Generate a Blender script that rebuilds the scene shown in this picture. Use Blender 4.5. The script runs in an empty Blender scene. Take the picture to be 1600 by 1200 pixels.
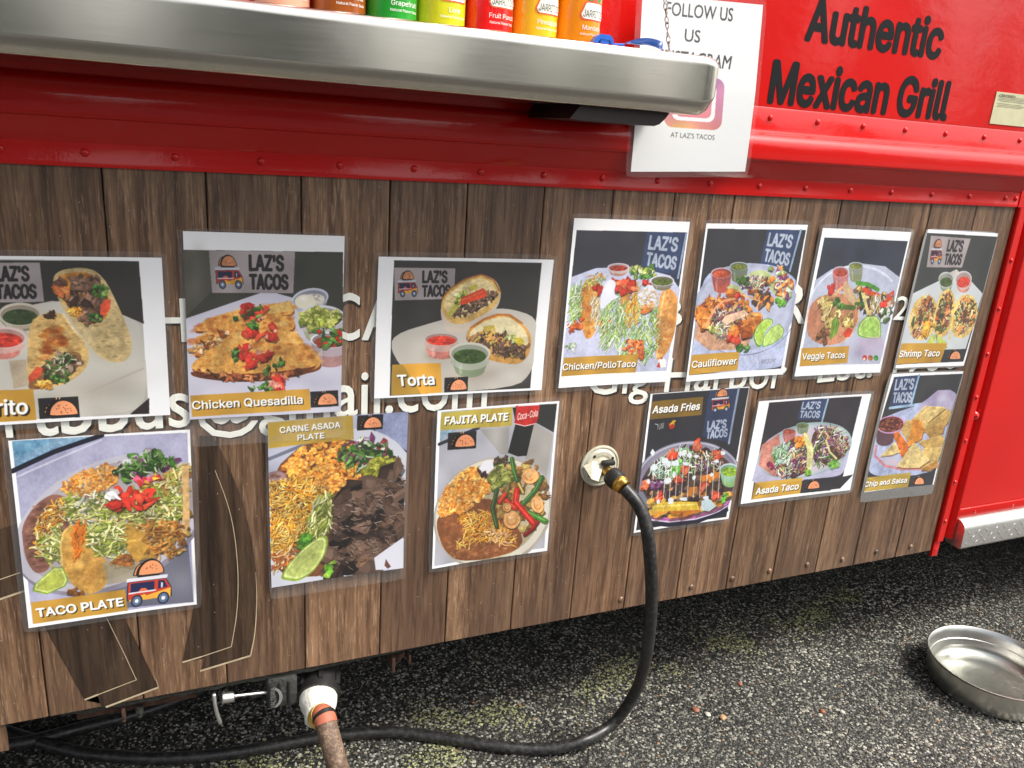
import bpy, bmesh, math, random
import numpy as np
from mathutils import Vector, Matrix, Quaternion
from mathutils.geometry import delaunay_2d_cdt
random.seed(7)
rng = np.random.default_rng(7)
sc = bpy.context.scene
col = sc.collection
PI = math.pi

# ---------------------------------------------------------------- camera, light
FPX = 1267.05            # focal length in pixels of the 1600 px wide photograph
YAW, PITCH, ROLL = [math.radians(a) for a in (-24.0563, 72.6729, 4.1172)]
CAM = Vector((-0.29338, -1.14267, 0.29992))
ROT = Matrix.Rotation(YAW, 3, 'Z') @ Matrix.Rotation(PITCH, 3, 'X') @ Matrix.Rotation(ROLL, 3, 'Z')
cd = bpy.data.cameras.new('camera')
cam = bpy.data.objects.new('camera', cd)
col.objects.link(cam)
cam.matrix_world = Matrix.Translation(CAM) @ ROT.to_4x4()
cd.sensor_fit = 'HORIZONTAL'
cd.sensor_width = 36.0
cd.lens = FPX / 1600 * 36.0
cd.clip_start = 0.02
cd.clip_end = 800
sc.camera = cam

SUN_DIR = Vector((0.50, -0.42, 0.90)).normalized()      # towards the sun
elev = math.asin(SUN_DIR.z)
w = bpy.data.worlds.new('World')
sc.world = w
w.use_nodes = True
nt = w.node_tree
bg = nt.nodes['Background']
sky = nt.nodes.new('ShaderNodeTexSky')
sky.sky_type = 'NISHITA'
sky.sun_disc = False
sky.sun_elevation = elev
sky.sun_rotation = math.atan2(SUN_DIR.x, SUN_DIR.y)
sky.dust_density = 4.0
sky.ozone_density = 1.0
hs = nt.nodes.new('ShaderNodeHueSaturation')             # thin bright overcast: the sky is nearly white
hs.inputs['Saturation'].default_value = 0.30
nt.links.new(sky.outputs[0], hs.inputs['Color'])
nt.links.new(hs.outputs[0], bg.inputs['Color'])
bg.inputs['Strength'].default_value = 0.15
sl = bpy.data.lights.new('sun', 'SUN')
sl.energy = 2.3
sl.angle = math.radians(17)
sl.color = (1.0, 0.95, 0.87)
so = bpy.data.objects.new('sun', sl)
so.rotation_euler = SUN_DIR.to_track_quat('Z', 'Y').to_euler()
so.location = (3, -3, 5)
col.objects.link(so)
sc.view_settings.view_transform = 'Standard'
sc.view_settings.look = 'None'
sc.view_settings.exposure = 0.78
sc.view_settings.gamma = 1.0
sc.view_settings.use_curve_mapping = False
try:
    sc.cycles.max_bounces = 8
    sc.cycles.transparent_max_bounces = 16
    sc.cycles.use_denoising = True
except Exception:
    pass

# ---------------------------------------------------------------- pixel <-> place
RN = np.array(ROT)
CN = np.array(CAM)
def at(px, py, y=0.0):
    """point at depth y (distance from the truck's side) seen at a pixel of the photograph"""
    d = RN @ np.array([(px - 800) / FPX, -(py - 600) / FPX, -1.0])
    return Vector(CN + d * ((y - CN[1]) / d[1]))
def atz(px, py, z):
    d = RN @ np.array([(px - 800) / FPX, -(py - 600) / FPX, -1.0])
    return Vector(CN + d * ((z - CN[2]) / d[2]))
def atv(P, y=0.0):
    P = np.asarray(P, float)
    d = np.stack([(P[..., 0] - 800) / FPX, -(P[..., 1] - 600) / FPX, -np.ones(P.shape[:-1])], -1) @ RN.T
    s = (y - CN[1]) / d[..., 1]
    return CN + d * s[..., None]
GROUND = -0.85

# ---------------------------------------------------------------- helpers
def link(name, me, mat=None, parent=None, loc=None, rot=None):
    o = bpy.data.objects.new(name, me)
    col.objects.link(o)
    if mat is not None and me is not None and len(me.materials) == 0:
        me.materials.append(mat)
    if parent is not None:
        o.parent = parent
    if loc is not None:
        o.location = loc
    if rot is not None:
        o.rotation_euler = rot
    return o
def mesh(name, V, F, mat=None, parent=None, smooth=False, loc=None, rot=None):
    me = bpy.data.meshes.new(name)
    me.from_pydata([tuple(v) for v in V], [], [tuple(f) for f in F])
    me.update()
    if smooth:
        me.polygons.foreach_set('use_smooth', [True] * len(me.polygons))
    return link(name, me, mat, parent, loc, rot)
def frombm(name, bm, mat=None, parent=None, smooth=False, loc=None, rot=None):
    bmesh.ops.recalc_face_normals(bm, faces=bm.faces)
    me = bpy.data.meshes.new(name)
    bm.to_mesh(me)
    bm.free()
    if smooth:
        me.polygons.foreach_set('use_smooth', [True] * len(me.polygons))
        try:
            me.set_sharp_from_angle(angle=math.radians(38))
        except Exception:
            pass
    return link(name, me, mat, parent, loc, rot)
def thing(name, label, cat, loc=(0, 0, 0), group=None, rot=None):
    o = bpy.data.objects.new(name, None)
    col.objects.link(o)
    o.location = loc
    if rot:
        o.rotation_euler = rot
    o.empty_display_size = 0.05
    tag(o, label, cat, group)
    return o
def tag(o, label=None, cat=None, group=None, kind=None):
    if label: o['label'] = label
    if cat: o['category'] = cat
    if group: o['group'] = group
    if kind: o['kind'] = kind
    return o
def bm_box(bm, x0, x1, y0, y1, z0, z1, bev=0.0, seg=2):
    r = bmesh.ops.create_cube(bm, size=1.0)
    for v in r['verts']:
        v.co = Vector((x0 + (v.co.x + .5) * (x1 - x0), y0 + (v.co.y + .5) * (y1 - y0), z0 + (v.co.z + .5) * (z1 - z0)))
    if bev > 0:
        es = list({e for v in r['verts'] for e in v.link_edges})
        bmesh.ops.bevel(bm, geom=es, offset=bev, segments=seg, affect='EDGES', profile=.5)
def box(name, x0, x1, y0, y1, z0, z1, mat, parent=None, bev=0.0, seg=2):
    bm = bmesh.new()
    bm_box(bm, x0, x1, y0, y1, z0, z1, bev, seg)
    return frombm(name, bm, mat, parent, smooth=bev > 0)
def smooth_path(pts, n=8):
    pts = [Vector(p) for p in pts]
    P = [pts[0] * 2 - pts[1]] + pts + [pts[-1] * 2 - pts[-2]]
    out = []
    for i in range(1, len(P) - 2):
        a, b, c, d = P[i - 1:i + 3]
        for k in range(n):
            t = k / n
            out.append(.5 * ((2 * b) + (c - a) * t + (2 * a - 5 * b + 4 * c - d) * t * t + (3 * b - a - 3 * c + d) * t ** 3))
    out.append(pts[-1])
    return out
def tube_data(path, rad, seg=16, cap=True):
    n = len(path)
    R = rad if hasattr(rad, '__len__') else [rad] * n
    V, F = [], []
    t0 = (path[1] - path[0]).normalized()
    up = Vector((0, 0, 1)) if abs(t0.z) < .9 else Vector((1, 0, 0))
    nrm = t0.cross(up).normalized()
    for i in range(n):
        t = (path[min(i + 1, n - 1)] - path[max(i - 1, 0)])
        if t.length < 1e-9: t = t0
        t = t.normalized()
        nrm = (nrm - t * nrm.dot(t)).normalized()
        bi = t.cross(nrm)
        for k in range(seg):
            a = 2 * PI * k / seg
            V.append(path[i] + (nrm * math.cos(a) + bi * math.sin(a)) * R[i])
    for i in range(n - 1):
        for k in range(seg):
            a = i * seg + k; b = i * seg + (k + 1) % seg
            F.append((a, b, b + seg, a + seg))
    if cap:
        F.append(tuple(range(seg))[::-1])
        F.append(tuple((n - 1) * seg + k for k in range(seg)))
    return V, F
def tube(name, path, rad, mat, parent=None, seg=16, loc=None, smooth=True):
    V, F = tube_data(path, rad, seg)
    if loc is not None:
        V = [v - Vector(loc) for v in V]
    o = mesh(name, V, F, mat, parent, smooth=smooth)
    bm = bmesh.new(); bm.from_mesh(o.data)
    bmesh.ops.recalc_face_normals(bm, faces=bm.faces)
    bm.to_mesh(o.data); bm.free()
    try:
        o.data.set_sharp_from_angle(angle=math.radians(50))
    except Exception:
        pass
    return o
def axis_lathe(name, prof, origin, axis, mat, parent=None, seg=32, smooth=True, wob=0.0):
    """surface of revolution: prof = [(distance along axis, radius)]"""
    ax = Vector(axis).normalized()
    up = Vector((0, 0, 1)) if abs(ax.z) < .9 else Vector((1, 0, 0))
    n = ax.cross(up).normalized(); b = ax.cross(n)
    V, F = [], []
    for i, (d, r) in enumerate(prof):
        for k in range(seg):
            a = 2 * PI * k / seg
            rr = r * (1 + wob * math.sin(3 * a + i) + wob * random.uniform(-.5, .5))
            V.append(Vector(origin) + ax * d + (n * math.cos(a) + b * math.sin(a)) * rr)
    for i in range(len(prof) - 1):
        for k in range(seg):
            p = i * seg + k; q = i * seg + (k + 1) % seg
            F.append((p, q, q + seg, p + seg))
    if prof[0][1] > 1e-5: F.append(tuple(range(seg))[::-1])
    if prof[-1][1] > 1e-5: F.append(tuple((len(prof) - 1) * seg + k for k in range(seg)))
    o = mesh(name, V, F, mat, parent, smooth=smooth)
    bm = bmesh.new(); bm.from_mesh(o.data)
    bmesh.ops.recalc_face_normals(bm, faces=bm.faces)
    bm.to_mesh(o.data); bm.free()
    if smooth:
        try:
            o.data.set_sharp_from_angle(angle=math.radians(35))
        except Exception:
            pass
    return o
def extrude_profile(name, prof, x0, x1, mat, parent, smooth=True, caps=True, nx=1):
    """prof: list of (y, z); swept along x"""
    n = len(prof)
    V, F = [], []
    for j in range(nx + 1):
        x = x0 + (x1 - x0) * j / nx
        V += [(x, y, z) for y, z in prof]
    for j in range(nx):
        for i in range(n - 1):
            a = j * n + i
            F.append((a, a + 1, a + 1 + n, a + n))
    if caps:
        F.append(tuple(range(n))); F.append(tuple(nx * n + i for i in range(n))[::-1])
    o = mesh(name, V, F, mat, parent, smooth=smooth)
    bm = bmesh.new(); bm.from_mesh(o.data)
    bmesh.ops.recalc_face_normals(bm, faces=bm.faces)
    bm.to_mesh(o.data); bm.free()
    if smooth:
        try:
            o.data.set_sharp_from_angle(angle=math.radians(30))
        except Exception:
            pass
    return o

# ---------------------------------------------------------------- materials
class N:
    def __init__(s, name):
        s.m = bpy.data.materials.new(name)
        s.m.use_nodes = True
        s.t = s.m.node_tree
        s.b = s.t.nodes['Principled BSDF']
        s.out = s.t.nodes['Material Output']
    def n(s, typ, **kw):
        nd = s.t.nodes.new(typ)
        for k, v in kw.items():
            if k in nd.inputs: nd.inputs[k].default_value = v
            else: setattr(nd, k, v)
        return nd
    def l(s, a, b): s.t.links.new(a, b)
    def set(s, **kw):
        for k, v in kw.items():
            s.b.inputs[k.replace('_', ' ')].default_value = v
    def pos(s, scale=(1, 1, 1)):
        g = s.n('ShaderNodeNewGeometry')
        mp = s.n('ShaderNodeMapping')
        mp.inputs['Scale'].default_value = scale
        s.l(g.outputs['Position'], mp.inputs['Vector'])
        return mp.outputs['Vector']
    def noise(s, vec, scale, detail=4, rough=.55):
        nd = s.n('ShaderNodeTexNoise')
        nd.inputs['Scale'].default_value = scale
        nd.inputs['Detail'].default_value = detail
        nd.inputs['Roughness'].default_value = rough
        s.l(vec, nd.inputs['Vector'])
        return nd.outputs['Fac']
    def ramp(s, fac, stops, interp='LINEAR'):
        r = s.n('ShaderNodeValToRGB')
        r.color_ramp.interpolation = interp
        e = r.color_ramp.elements
        while len(e) < len(stops): e.new(.5)
        for i, (p, c) in enumerate(stops):
            e[i].position = p
            e[i].color = (*c, 1) if hasattr(c, '__len__') else (c, c, c, 1)
        s.l(fac, r.inputs['Fac'])
        return r.outputs['Color']
    def mix(s, fac, a, b, blend='MIX'):
        m = s.n('ShaderNodeMix', data_type='RGBA', blend_type=blend)
        for sock, v in ((m.inputs[0], fac), (m.inputs[6], a), (m.inputs[7], b)):
            if hasattr(v, 'is_linked') or hasattr(v, 'links'): s.l(v, sock)
            elif hasattr(v, '__len__'): sock.default_value = (*v, 1)
            else: sock.default_value = v
        return m.outputs[2]
    def bump(s, h, strength, dist, target='Normal', nrm=None):
        b = s.n('ShaderNodeBump')
        b.inputs['Strength'].default_value = strength
        b.inputs['Distance'].default_value = dist
        s.l(h, b.inputs['Height'])
        if nrm is not None: s.l(nrm, b.inputs['Normal'])
        s.l(b.outputs[0], s.b.inputs[target])
        return b.outputs[0]

def simple(name, c, rough=.5, metal=0., coat=0., coat_rough=.1, bump=None, vary=.15, vscale=60):
    k = N(name)
    k.set(Roughness=rough, Metallic=metal)
    k.b.inputs['Coat Weight'].default_value = coat
    k.b.inputs['Coat Roughness'].default_value = coat_rough
    v = k.pos()
    nz = k.noise(v, vscale, 5, .6)
    if 'vinyl' in name and c[0] < .1: k.b.inputs['Specular IOR Level'].default_value = .22
    c1 = tuple(x * (1 - vary) for x in c); c2 = tuple(min(1, x * (1 + vary)) for x in c)
    k.l(k.ramp(nz, [(.3, c1), (.7, c2)]), k.b.inputs['Base Color'])
    if bump:
        k.bump(k.noise(v, bump[0], 4), bump[1], bump[2])
    return k.m

def red_paint(name, c=(0.60, 0.005, 0.003)):
    k = N(name)
    v = k.pos()
    big = k.noise(v, 3.0, 3)
    fine = k.noise(v, 90, 6, .7)
    base = k.mix(k.ramp(big, [(.35, 0.), (.7, 1.)]), c, tuple(x * .88 for x in c))
    dust = k.ramp(fine, [(.62, 0.), (.8, .10)])
    base = k.mix(dust, base, (.45, .22, .17))
    k.l(base, k.b.inputs['Base Color'])
    k.set(Roughness=.35)
    k.b.inputs['Specular IOR Level'].default_value = .15
    k.b.inputs['Coat Weight'].default_value = .70
    k.b.inputs['Coat Roughness'].default_value = .05
    b1 = k.n('ShaderNodeBump'); b1.inputs['Strength'].default_value = .085; b1.inputs['Distance'].default_value = .010
    wv = k.noise(k.pos((1.0, 1.0, 2.2)), 9, 3, .5)
    k.l(wv, b1.inputs['Height'])
    b2 = k.n('ShaderNodeBump'); b2.inputs['Strength'].default_value = .10; b2.inputs['Distance'].default_value = .0008
    k.l(k.noise(v, 260, 3), b2.inputs['Height'])
    k.l(b1.outputs[0], b2.inputs['Normal'])
    k.l(b2.outputs[0], k.b.inputs['Normal'])
    k.l(b2.outputs[0], k.b.inputs['Coat Normal'])
    return k.m
def wood_mat(name, dark=1.0):
    k = N(name)
    oi = k.n('ShaderNodeObjectInfo')
    g = k.n('ShaderNodeNewGeometry')
    add = k.n('ShaderNodeVectorMath', operation='MULTIPLY_ADD')
    cmb = k.n('ShaderNodeCombineXYZ')
    k.l(oi.outputs['Random'], cmb.inputs[1]); k.l(oi.outputs['Random'], cmb.inputs[2])
    k.l(cmb.outputs[0], add.inputs[0]); add.inputs[1].default_value = (0, 7, 5)
    k.l(g.outputs['Position'], add.inputs[2])
    def mp(sx, sy, sz):
        m = k.n('ShaderNodeMapping'); m.inputs['Scale'].default_value = (sx, sy, sz)
        k.l(add.outputs[0], m.inputs['Vector']); return m.outputs['Vector']
    warp = k.noise(mp(2, 2, 1.2), 3, 2)
    grain = k.noise(mp(1, 1, .055), 210, 7, .68)
    grain2 = k.noise(mp(1, 1, .03), 62, 5, .6)
    patch = k.noise(mp(1, 1, .25), 7.5, 3, .55)
    hi = k.noise(mp(1, 1, .07), 330, 4, .7)
    c = k.ramp(grain2, [(.28, (.060 * dark, .028 * dark, .014 * dark)), (.50, (.205 * dark, .112 * dark, .060 * dark)), (.72, (.33 * dark, .195 * dark, .108 * dark))])
    c = k.mix(k.ramp(patch, [(.30, .65), (.55, 0.)]), c, (.085 * dark, .050 * dark, .034 * dark))
    c = k.mix(k.ramp(grain, [(.38, .58), (.54, 0.)]), c, (.028 * dark, .013 * dark, .009 * dark))
    s1 = k.n('ShaderNodeMath', operation='MULTIPLY'); 
    k.l(k.ramp(hi, [(.54, 0.), (.68, .62)]), s1.inputs[0]); k.l(k.ramp(patch, [(.35, .12), (.62, 1.)]), s1.inputs[1])
    c = k.mix(s1.outputs[0], c, (.56 * dark ** .5, .36 * dark ** .5, .22 * dark ** .5) if dark > .8 else (.12, .085, .06))
    vs = k.n('ShaderNodeTexVoronoi'); vs.inputs['Scale'].default_value = 55      # little white scuffs in the wrap
    k.l(k.pos((1.3, 1, 1)), vs.inputs['Vector'])
    c = k.mix(k.ramp(vs.outputs['Distance'], [(.035, .75), (.06, 0.)]), c, (.50, .45, .38))
    val = k.n('ShaderNodeHueSaturation')
    mr = k.n('ShaderNodeMapRange'); mr.inputs['To Min'].default_value = .68; mr.inputs['To Max'].default_value = 1.18
    k.l(oi.outputs['Random'], mr.inputs['Value']); k.l(mr.outputs[0], val.inputs['Value']); k.l(c, val.inputs['Color'])
    k.l(val.outputs[0], k.b.inputs['Base Color'])
    k.set(Roughness=.42)
    k.b.inputs['Coat Weight'].default_value = .30
    k.b.inputs['Coat Roughness'].default_value = .16
    k.bump(grain, .10, .0006)
    return k.m
def steel(name, c=(.62, .61, .58), rough=.3, brush=(1, 60, 60), bs=.05):
    k = N(name)
    k.set(Metallic=1.0)
    k.b.inputs['Base Color'].default_value = (*c, 1)
    nz = k.noise(k.pos(brush), 14, 5, .6)
    k.l(k.ramp(nz, [(.3, rough * .92), (.7, rough * 1.1)]), k.b.inputs['Roughness'])
    b1 = k.n('ShaderNodeBump'); b1.inputs['Strength'].default_value = bs; b1.inputs['Distance'].default_value = .001
    k.l(nz, b1.inputs['Height'])
    b2 = k.n('ShaderNodeBump'); b2.inputs['Strength'].default_value = .05; b2.inputs['Distance'].default_value = .006
    k.l(k.noise(k.pos(), 9, 2), b2.inputs['Height'])
    k.l(b1.outputs[0], b2.inputs['Normal'])
    k.l(b2.outputs[0], k.b.inputs['Normal'])
    return k.m
def laminate_mat():
    k = N('clear_laminate')
    tr = k.n('ShaderNodeBsdfTransparent'); tr.inputs[0].default_value = (.985, .985, .985, 1)
    gl = k.n('ShaderNodeBsdfGlossy'); gl.inputs['Roughness'].default_value = .10
    df = k.n('ShaderNodeBsdfDiffuse'); df.inputs[0].default_value = (.75, .75, .75, 1)
    fr = k.n('ShaderNodeFresnel'); fr.inputs['IOR'].default_value = 1.32
    b = k.n('ShaderNodeBump'); b.inputs['Strength'].default_value = .25; b.inputs['Distance'].default_value = .004
    k.l(k.noise(k.pos(), 28, 3), b.inputs['Height'])
    k.l(b.outputs[0], gl.inputs['Normal']); k.l(b.outputs[0], fr.inputs['Normal'])
    m1 = k.n('ShaderNodeMixShader'); m1.inputs[0].default_value = .06
    k.l(tr.outputs[0], m1.inputs[1]); k.l(df.outputs[0], m1.inputs[2])
    m2 = k.n('ShaderNodeMixShader')
    k.l(fr.outputs[0], m2.inputs[0]); k.l(m1.outputs[0], m2.inputs[1]); k.l(gl.outputs[0], m2.inputs[2])
    k.l(m2.outputs[0], k.out.inputs['Surface'])
    return k.m
def glass_shell_mat():
    k = N('clear_glass')
    tr = k.n('ShaderNodeBsdfTransparent'); tr.inputs[0].default_value = (.94, .96, .95, 1)
    gl = k.n('ShaderNodeBsdfGlossy'); gl.inputs['Roughness'].default_value = .04
    fr = k.n('ShaderNodeFresnel'); fr.inputs['IOR'].default_value = 1.5
    b = k.n('ShaderNodeBump'); b.inputs['Strength'].default_value = .3; b.inputs['Distance'].default_value = .002
    k.l(k.noise(k.pos((3, 3, 1)), 40, 3), b.inputs['Height'])
    k.l(b.outputs[0], gl.inputs['Normal']); k.l(b.outputs[0], fr.inputs['Normal'])
    m2 = k.n('ShaderNodeMixShader')
    k.l(fr.outputs[0], m2.inputs[0]); k.l(tr.outputs[0], m2.inputs[1]); k.l(gl.outputs[0], m2.inputs[2])
    k.l(m2.outputs[0], k.out.inputs['Surface'])
    return k.m
def soda_mat(name, c):
    k = N(name)
    v = k.pos((1, 1, .25))
    nz = k.noise(v, 45, 3)
    k.l(k.ramp(nz, [(.3, tuple(x * .86 for x in c)), (.7, tuple(min(1, x * 1.12) for x in c))]), k.b.inputs['Base Color'])
    k.set(Roughness=.16)
    k.b.inputs['Coat Weight'].default_value = .6
    return k.m

M = dict(
    red=red_paint('red_truck_paint'),
    wood=wood_mat('printed_wood_wrap'),
    wood_dark=wood_mat('dark_printed_wood', .30),
    steel=steel('brushed_shelf_steel', (.66, .63, .56), .17, (1, 30, 30), .006),
    bowl=steel('bowl_steel', (.58, .57, .53), .30, (8, 8, 60), .04),
    plate=steel('tread_plate_aluminium', (.70, .69, .66), .38, (6, 6, 6), .1),
    chrome=steel('valve_chrome', (.70, .69, .66), .40, (9, 9, 9), .05),
    joint=simple('dark_joint', (.028, .019, .014), .8),
    under=simple('grimy_underbody', (.022, .020, .018), .85, bump=(60, .6, .004), vary=.5),
    grime=simple('mossy_grime', (.034, .034, .026), .95, bump=(160, 1., .004), vary=.7, vscale=120),
    rust=simple('rusty_steel', (.055, .024, .014), .85, bump=(120, .7, .002), vary=.6, vscale=80),
    black_vinyl=simple('black_vinyl', (.004, .005, .006), .6),
    white_vinyl=simple('white_vinyl', (.86, .86, .78), .45, coat=.3, vary=.03),
    beige_edge=simple('tan_outline_vinyl', (.46, .37, .24), .5, vary=.15),
    rubber=None,
    brass=simple('worn_brass', (.66, .42, .10), .30, metal=1., vary=.15, bump=(300, .2, .0005)),
    black_plastic=simple('black_plastic', (.016, .015, .014), .45, bump=(90, .2, .001)),
    dark_steel=simple('dark_bracket_paint', (.018, .008, .007), .5),
    beige=simple('weathered_beige_plastic', (.52, .49, .38), .5, vary=.25, bump=(120, .25, .001), vscale=70),
    tape=simple('white_sealing_tape', (.70, .68, .60), .7, vary=.25, bump=(170, .9, .002), vscale=110),
    yellow=simple('yellow_tape', (.52, .35, .06), .55, vary=.3),
    orange=simple('faded_orange_sleeve', (.46, .13, .07), .6, vary=.2),
    laminate=laminate_mat(),
    glass=glass_shell_mat(),
    blue=simple('blue_plastic', (.01, .10, .48), .30, coat=.6, vary=.1),
    chain=steel('dark_chain_steel', (.25, .24, .23), .4, (20, 20, 20), .05),
    water=None,
)
def rubber_mat():
    k = N('black_hose_rubber')
    k.set(Roughness=.40)
    v = k.pos()
    nz = k.noise(v, 120, 5, .7)
    k.l(k.ramp(nz, [(.45, (.011, .011, .011)), (.80, (.075, .070, .062))]), k.b.inputs['Base Color'])
    k.l(k.ramp(k.noise(v, 30, 4), [(.3, .30), (.7, .52)]), k.b.inputs['Roughness'])
    k.bump(nz, .12, .0006)
    return k.m
M['rubber'] = rubber_mat()
def braid_mat():
    k = N('braided_drain_hose')
    v = k.n('ShaderNodeTexCoord').outputs['Object']
    nz = k.noise(v, 60, 5, .7)
    wv = k.n('ShaderNodeTexVoronoi'); wv.inputs['Scale'].default_value = 260
    k.l(v, wv.inputs['Vector'])
    c = k.ramp(nz, [(.3, (.11, .065, .042)), (.55, (.24, .15, .095)), (.75, (.40, .30, .21))])
    c = k.mix(k.ramp(wv.outputs['Distance'], [(.25, 0.), (.6, .6)]), c, (.06, .04, .03))
    k.l(c, k.b.inputs['Base Color'])
    k.set(Roughness=.65)
    k.bump(wv.outputs['Distance'], .5, .001)
    return k.m
M['braid'] = braid_mat()
def asphalt_mat():
    k = N('wet_dark_asphalt')
    v = k.pos()
    vo = k.n('ShaderNodeTexVoronoi'); vo.inputs['Scale'].default_value = 150
    k.l(v, vo.inputs['Vector'])
    bw = k.n('ShaderNodeSeparateColor'); k.l(vo.outputs['Color'], bw.inputs[0])
    agg = k.ramp(bw.outputs[0], [(0., (.014, .014, .012)), (.55, (.04, .04, .034)), (.85, (.10, .10, .085)), (1., (.24, .23, .20))])
    edge = k.ramp(vo.outputs['Distance'], [(.25, 0.), (.62, 1.)])
    c = k.mix(edge, agg, (.010, .010, .009))
    big = k.noise(v, 3.5, 4)
    c = k.mix(k.ramp(big, [(.45, 0.), (.7, .35)]), c, (.075, .075, .062))
    k.l(c, k.b.inputs['Base Color'])
    k.set(Roughness=.62)
    inv = k.n('ShaderNodeMath', operation='SUBTRACT'); inv.inputs[0].default_value = 1.0
    k.l(vo.outputs['Distance'], inv.inputs[1])
    k.bump(inv.outputs[0], .9, .004)
    return k.m
M['asphalt'] = asphalt_mat()
def pebble_mat():
    k = N('asphalt_aggregate')
    a = k.n('ShaderNodeAttribute'); a.attribute_name = 'tint'
    k.l(a.outputs['Color'], k.b.inputs['Base Color'])
    k.set(Roughness=.5)
    return k.m
M['pebble'] = pebble_mat()
def water_mat():
    k = N('still_water')
    tr = k.n('ShaderNodeBsdfTransparent'); tr.inputs[0].default_value = (.93, .96, .95, 1)
    gl = k.n('ShaderNodeBsdfGlossy'); gl.inputs['Roughness'].default_value = .02
    fr = k.n('ShaderNodeFresnel'); fr.inputs['IOR'].default_value = 1.33
    b = k.n('ShaderNodeBump'); b.inputs['Strength'].default_value = .10; b.inputs['Distance'].default_value = .004
    k.l(k.noise(k.pos(), 16, 2), b.inputs['Height'])
    k.l(b.outputs[0], gl.inputs['Normal']); k.l(b.outputs[0], fr.inputs['Normal'])
    m2 = k.n('ShaderNodeMixShader')
    k.l(fr.outputs[0], m2.inputs[0]); k.l(tr.outputs[0], m2.inputs[1]); k.l(gl.outputs[0], m2.inputs[2])
    k.l(m2.outputs[0], k.out.inputs['Surface'])
    return k.m
M['water'] = water_mat()
def cut_mat(name, c, **kw): return simple(name, c, **kw)

# ---------------------------------------------------------------- lettering
_gl = {}
try:                                        # a grotesque that ships with Blender; the built-in font otherwise
    import os
    SANS = bpy.data.fonts.load(os.path.join(bpy.utils.system_resource('DATAFILES'), 'fonts', 'Inter.woff2'))
except Exception:
    SANS = None
def glyphs(s, bold=0.0, sp=1.0, sans=False):
    """triangles of a string: x 0..1 across the ink, y 0 at the baseline and 1 at cap height; also width/cap height"""
    key = (s, bold, sp, sans)
    if key in _gl: return _gl[key]
    def tri(txt):
        cu = bpy.data.curves.new('text', 'FONT')
        cu.body = txt; cu.size = 1.0; cu.resolution_u = 3; cu.fill_mode = 'NONE'
        cu.space_character = sp
        if sans and SANS is not None: cu.font = SANS
        o = bpy.data.objects.new('text', cu)
        me = bpy.data.meshes.new_from_object(o)
        V = np.array([v.co[:2] for v in me.vertices], float)
        E = [tuple(e.vertices) for e in me.edges]
        bpy.data.objects.remove(o); bpy.data.curves.remove(cu); bpy.data.meshes.remove(me)
        nb = {}
        for a, b in E: nb.setdefault(a, []).append(b); nb.setdefault(b, []).append(a)
        loops, seen = [], set()
        for st in range(len(V)):
            if st in seen or st not in nb: continue
            lp = [st]; seen.add(st)
            nx = st + 1 if st + 1 in nb[st] else nb[st][0]
            while nx not in seen:
                lp.append(nx); seen.add(nx)
                c = [q for q in nb[nx] if q not in seen]
                if not c: break
                nx = c[0]
            if len(lp) > 2: loops.append(lp)
        # split into clusters that overlap in x, fill each by non-zero winding
        ext = sorted((V[l][:, 0].min(), V[l][:, 0].max(), l) for l in loops)
        cl = []
        for a, b, l in ext:
            if cl and a <= cl[-1][0]: cl[-1][0] = max(cl[-1][0], b); cl[-1][1].append(l)
            else: cl.append([b, [l]])
        OV, OT = [], []
        for _, ls in cl:
            idx = [q for l in ls for q in l]; mp = {q: i for i, q in enumerate(idx)}
            cons = [(mp[l[i]], mp[l[(i + 1) % len(l)]]) for l in ls for i in range(len(l))]
            r = delaunay_2d_cdt([Vector(V[q]) for q in idx], cons, [], 0, 1e-7)
            nv = np.array([v[:] for v in r[0]]); T = np.array([f for f in r[2] if len(f) == 3], int)
            C = nv[T].mean(1)
            wn = np.zeros(len(C), int)
            for l in ls:
                for i in range(len(l)):
                    p = V[l[i]]; q = V[l[(i + 1) % len(l)]]
                    cr = (q[0] - p[0]) * (C[:, 1] - p[1]) - (C[:, 0] - p[0]) * (q[1] - p[1])
                    wn += ((p[1] <= C[:, 1]) & (q[1] > C[:, 1]) & (cr > 0)).astype(int) - ((p[1] > C[:, 1]) & (q[1] <= C[:, 1]) & (cr < 0)).astype(int)
            T = T[wn != 0]
            OT.append(T + sum(len(x) for x in OV)); OV.append(nv)
        return np.concatenate(OV), np.concatenate(OT)
    H, _ = tri('H')
    base, cap = H[:, 1].min(), H[:, 1].max() - H[:, 1].min()
    V, T = tri(s)
    x0, x1 = V[:, 0].min(), V[:, 0].max()
    W = V.copy()
    W[:, 0] = (V[:, 0] - x0) / (x1 - x0)
    W[:, 1] = (V[:, 1] - base) / cap
    _gl[key] = (W, T, (x1 - x0) / cap)
    return _gl[key]
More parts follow.
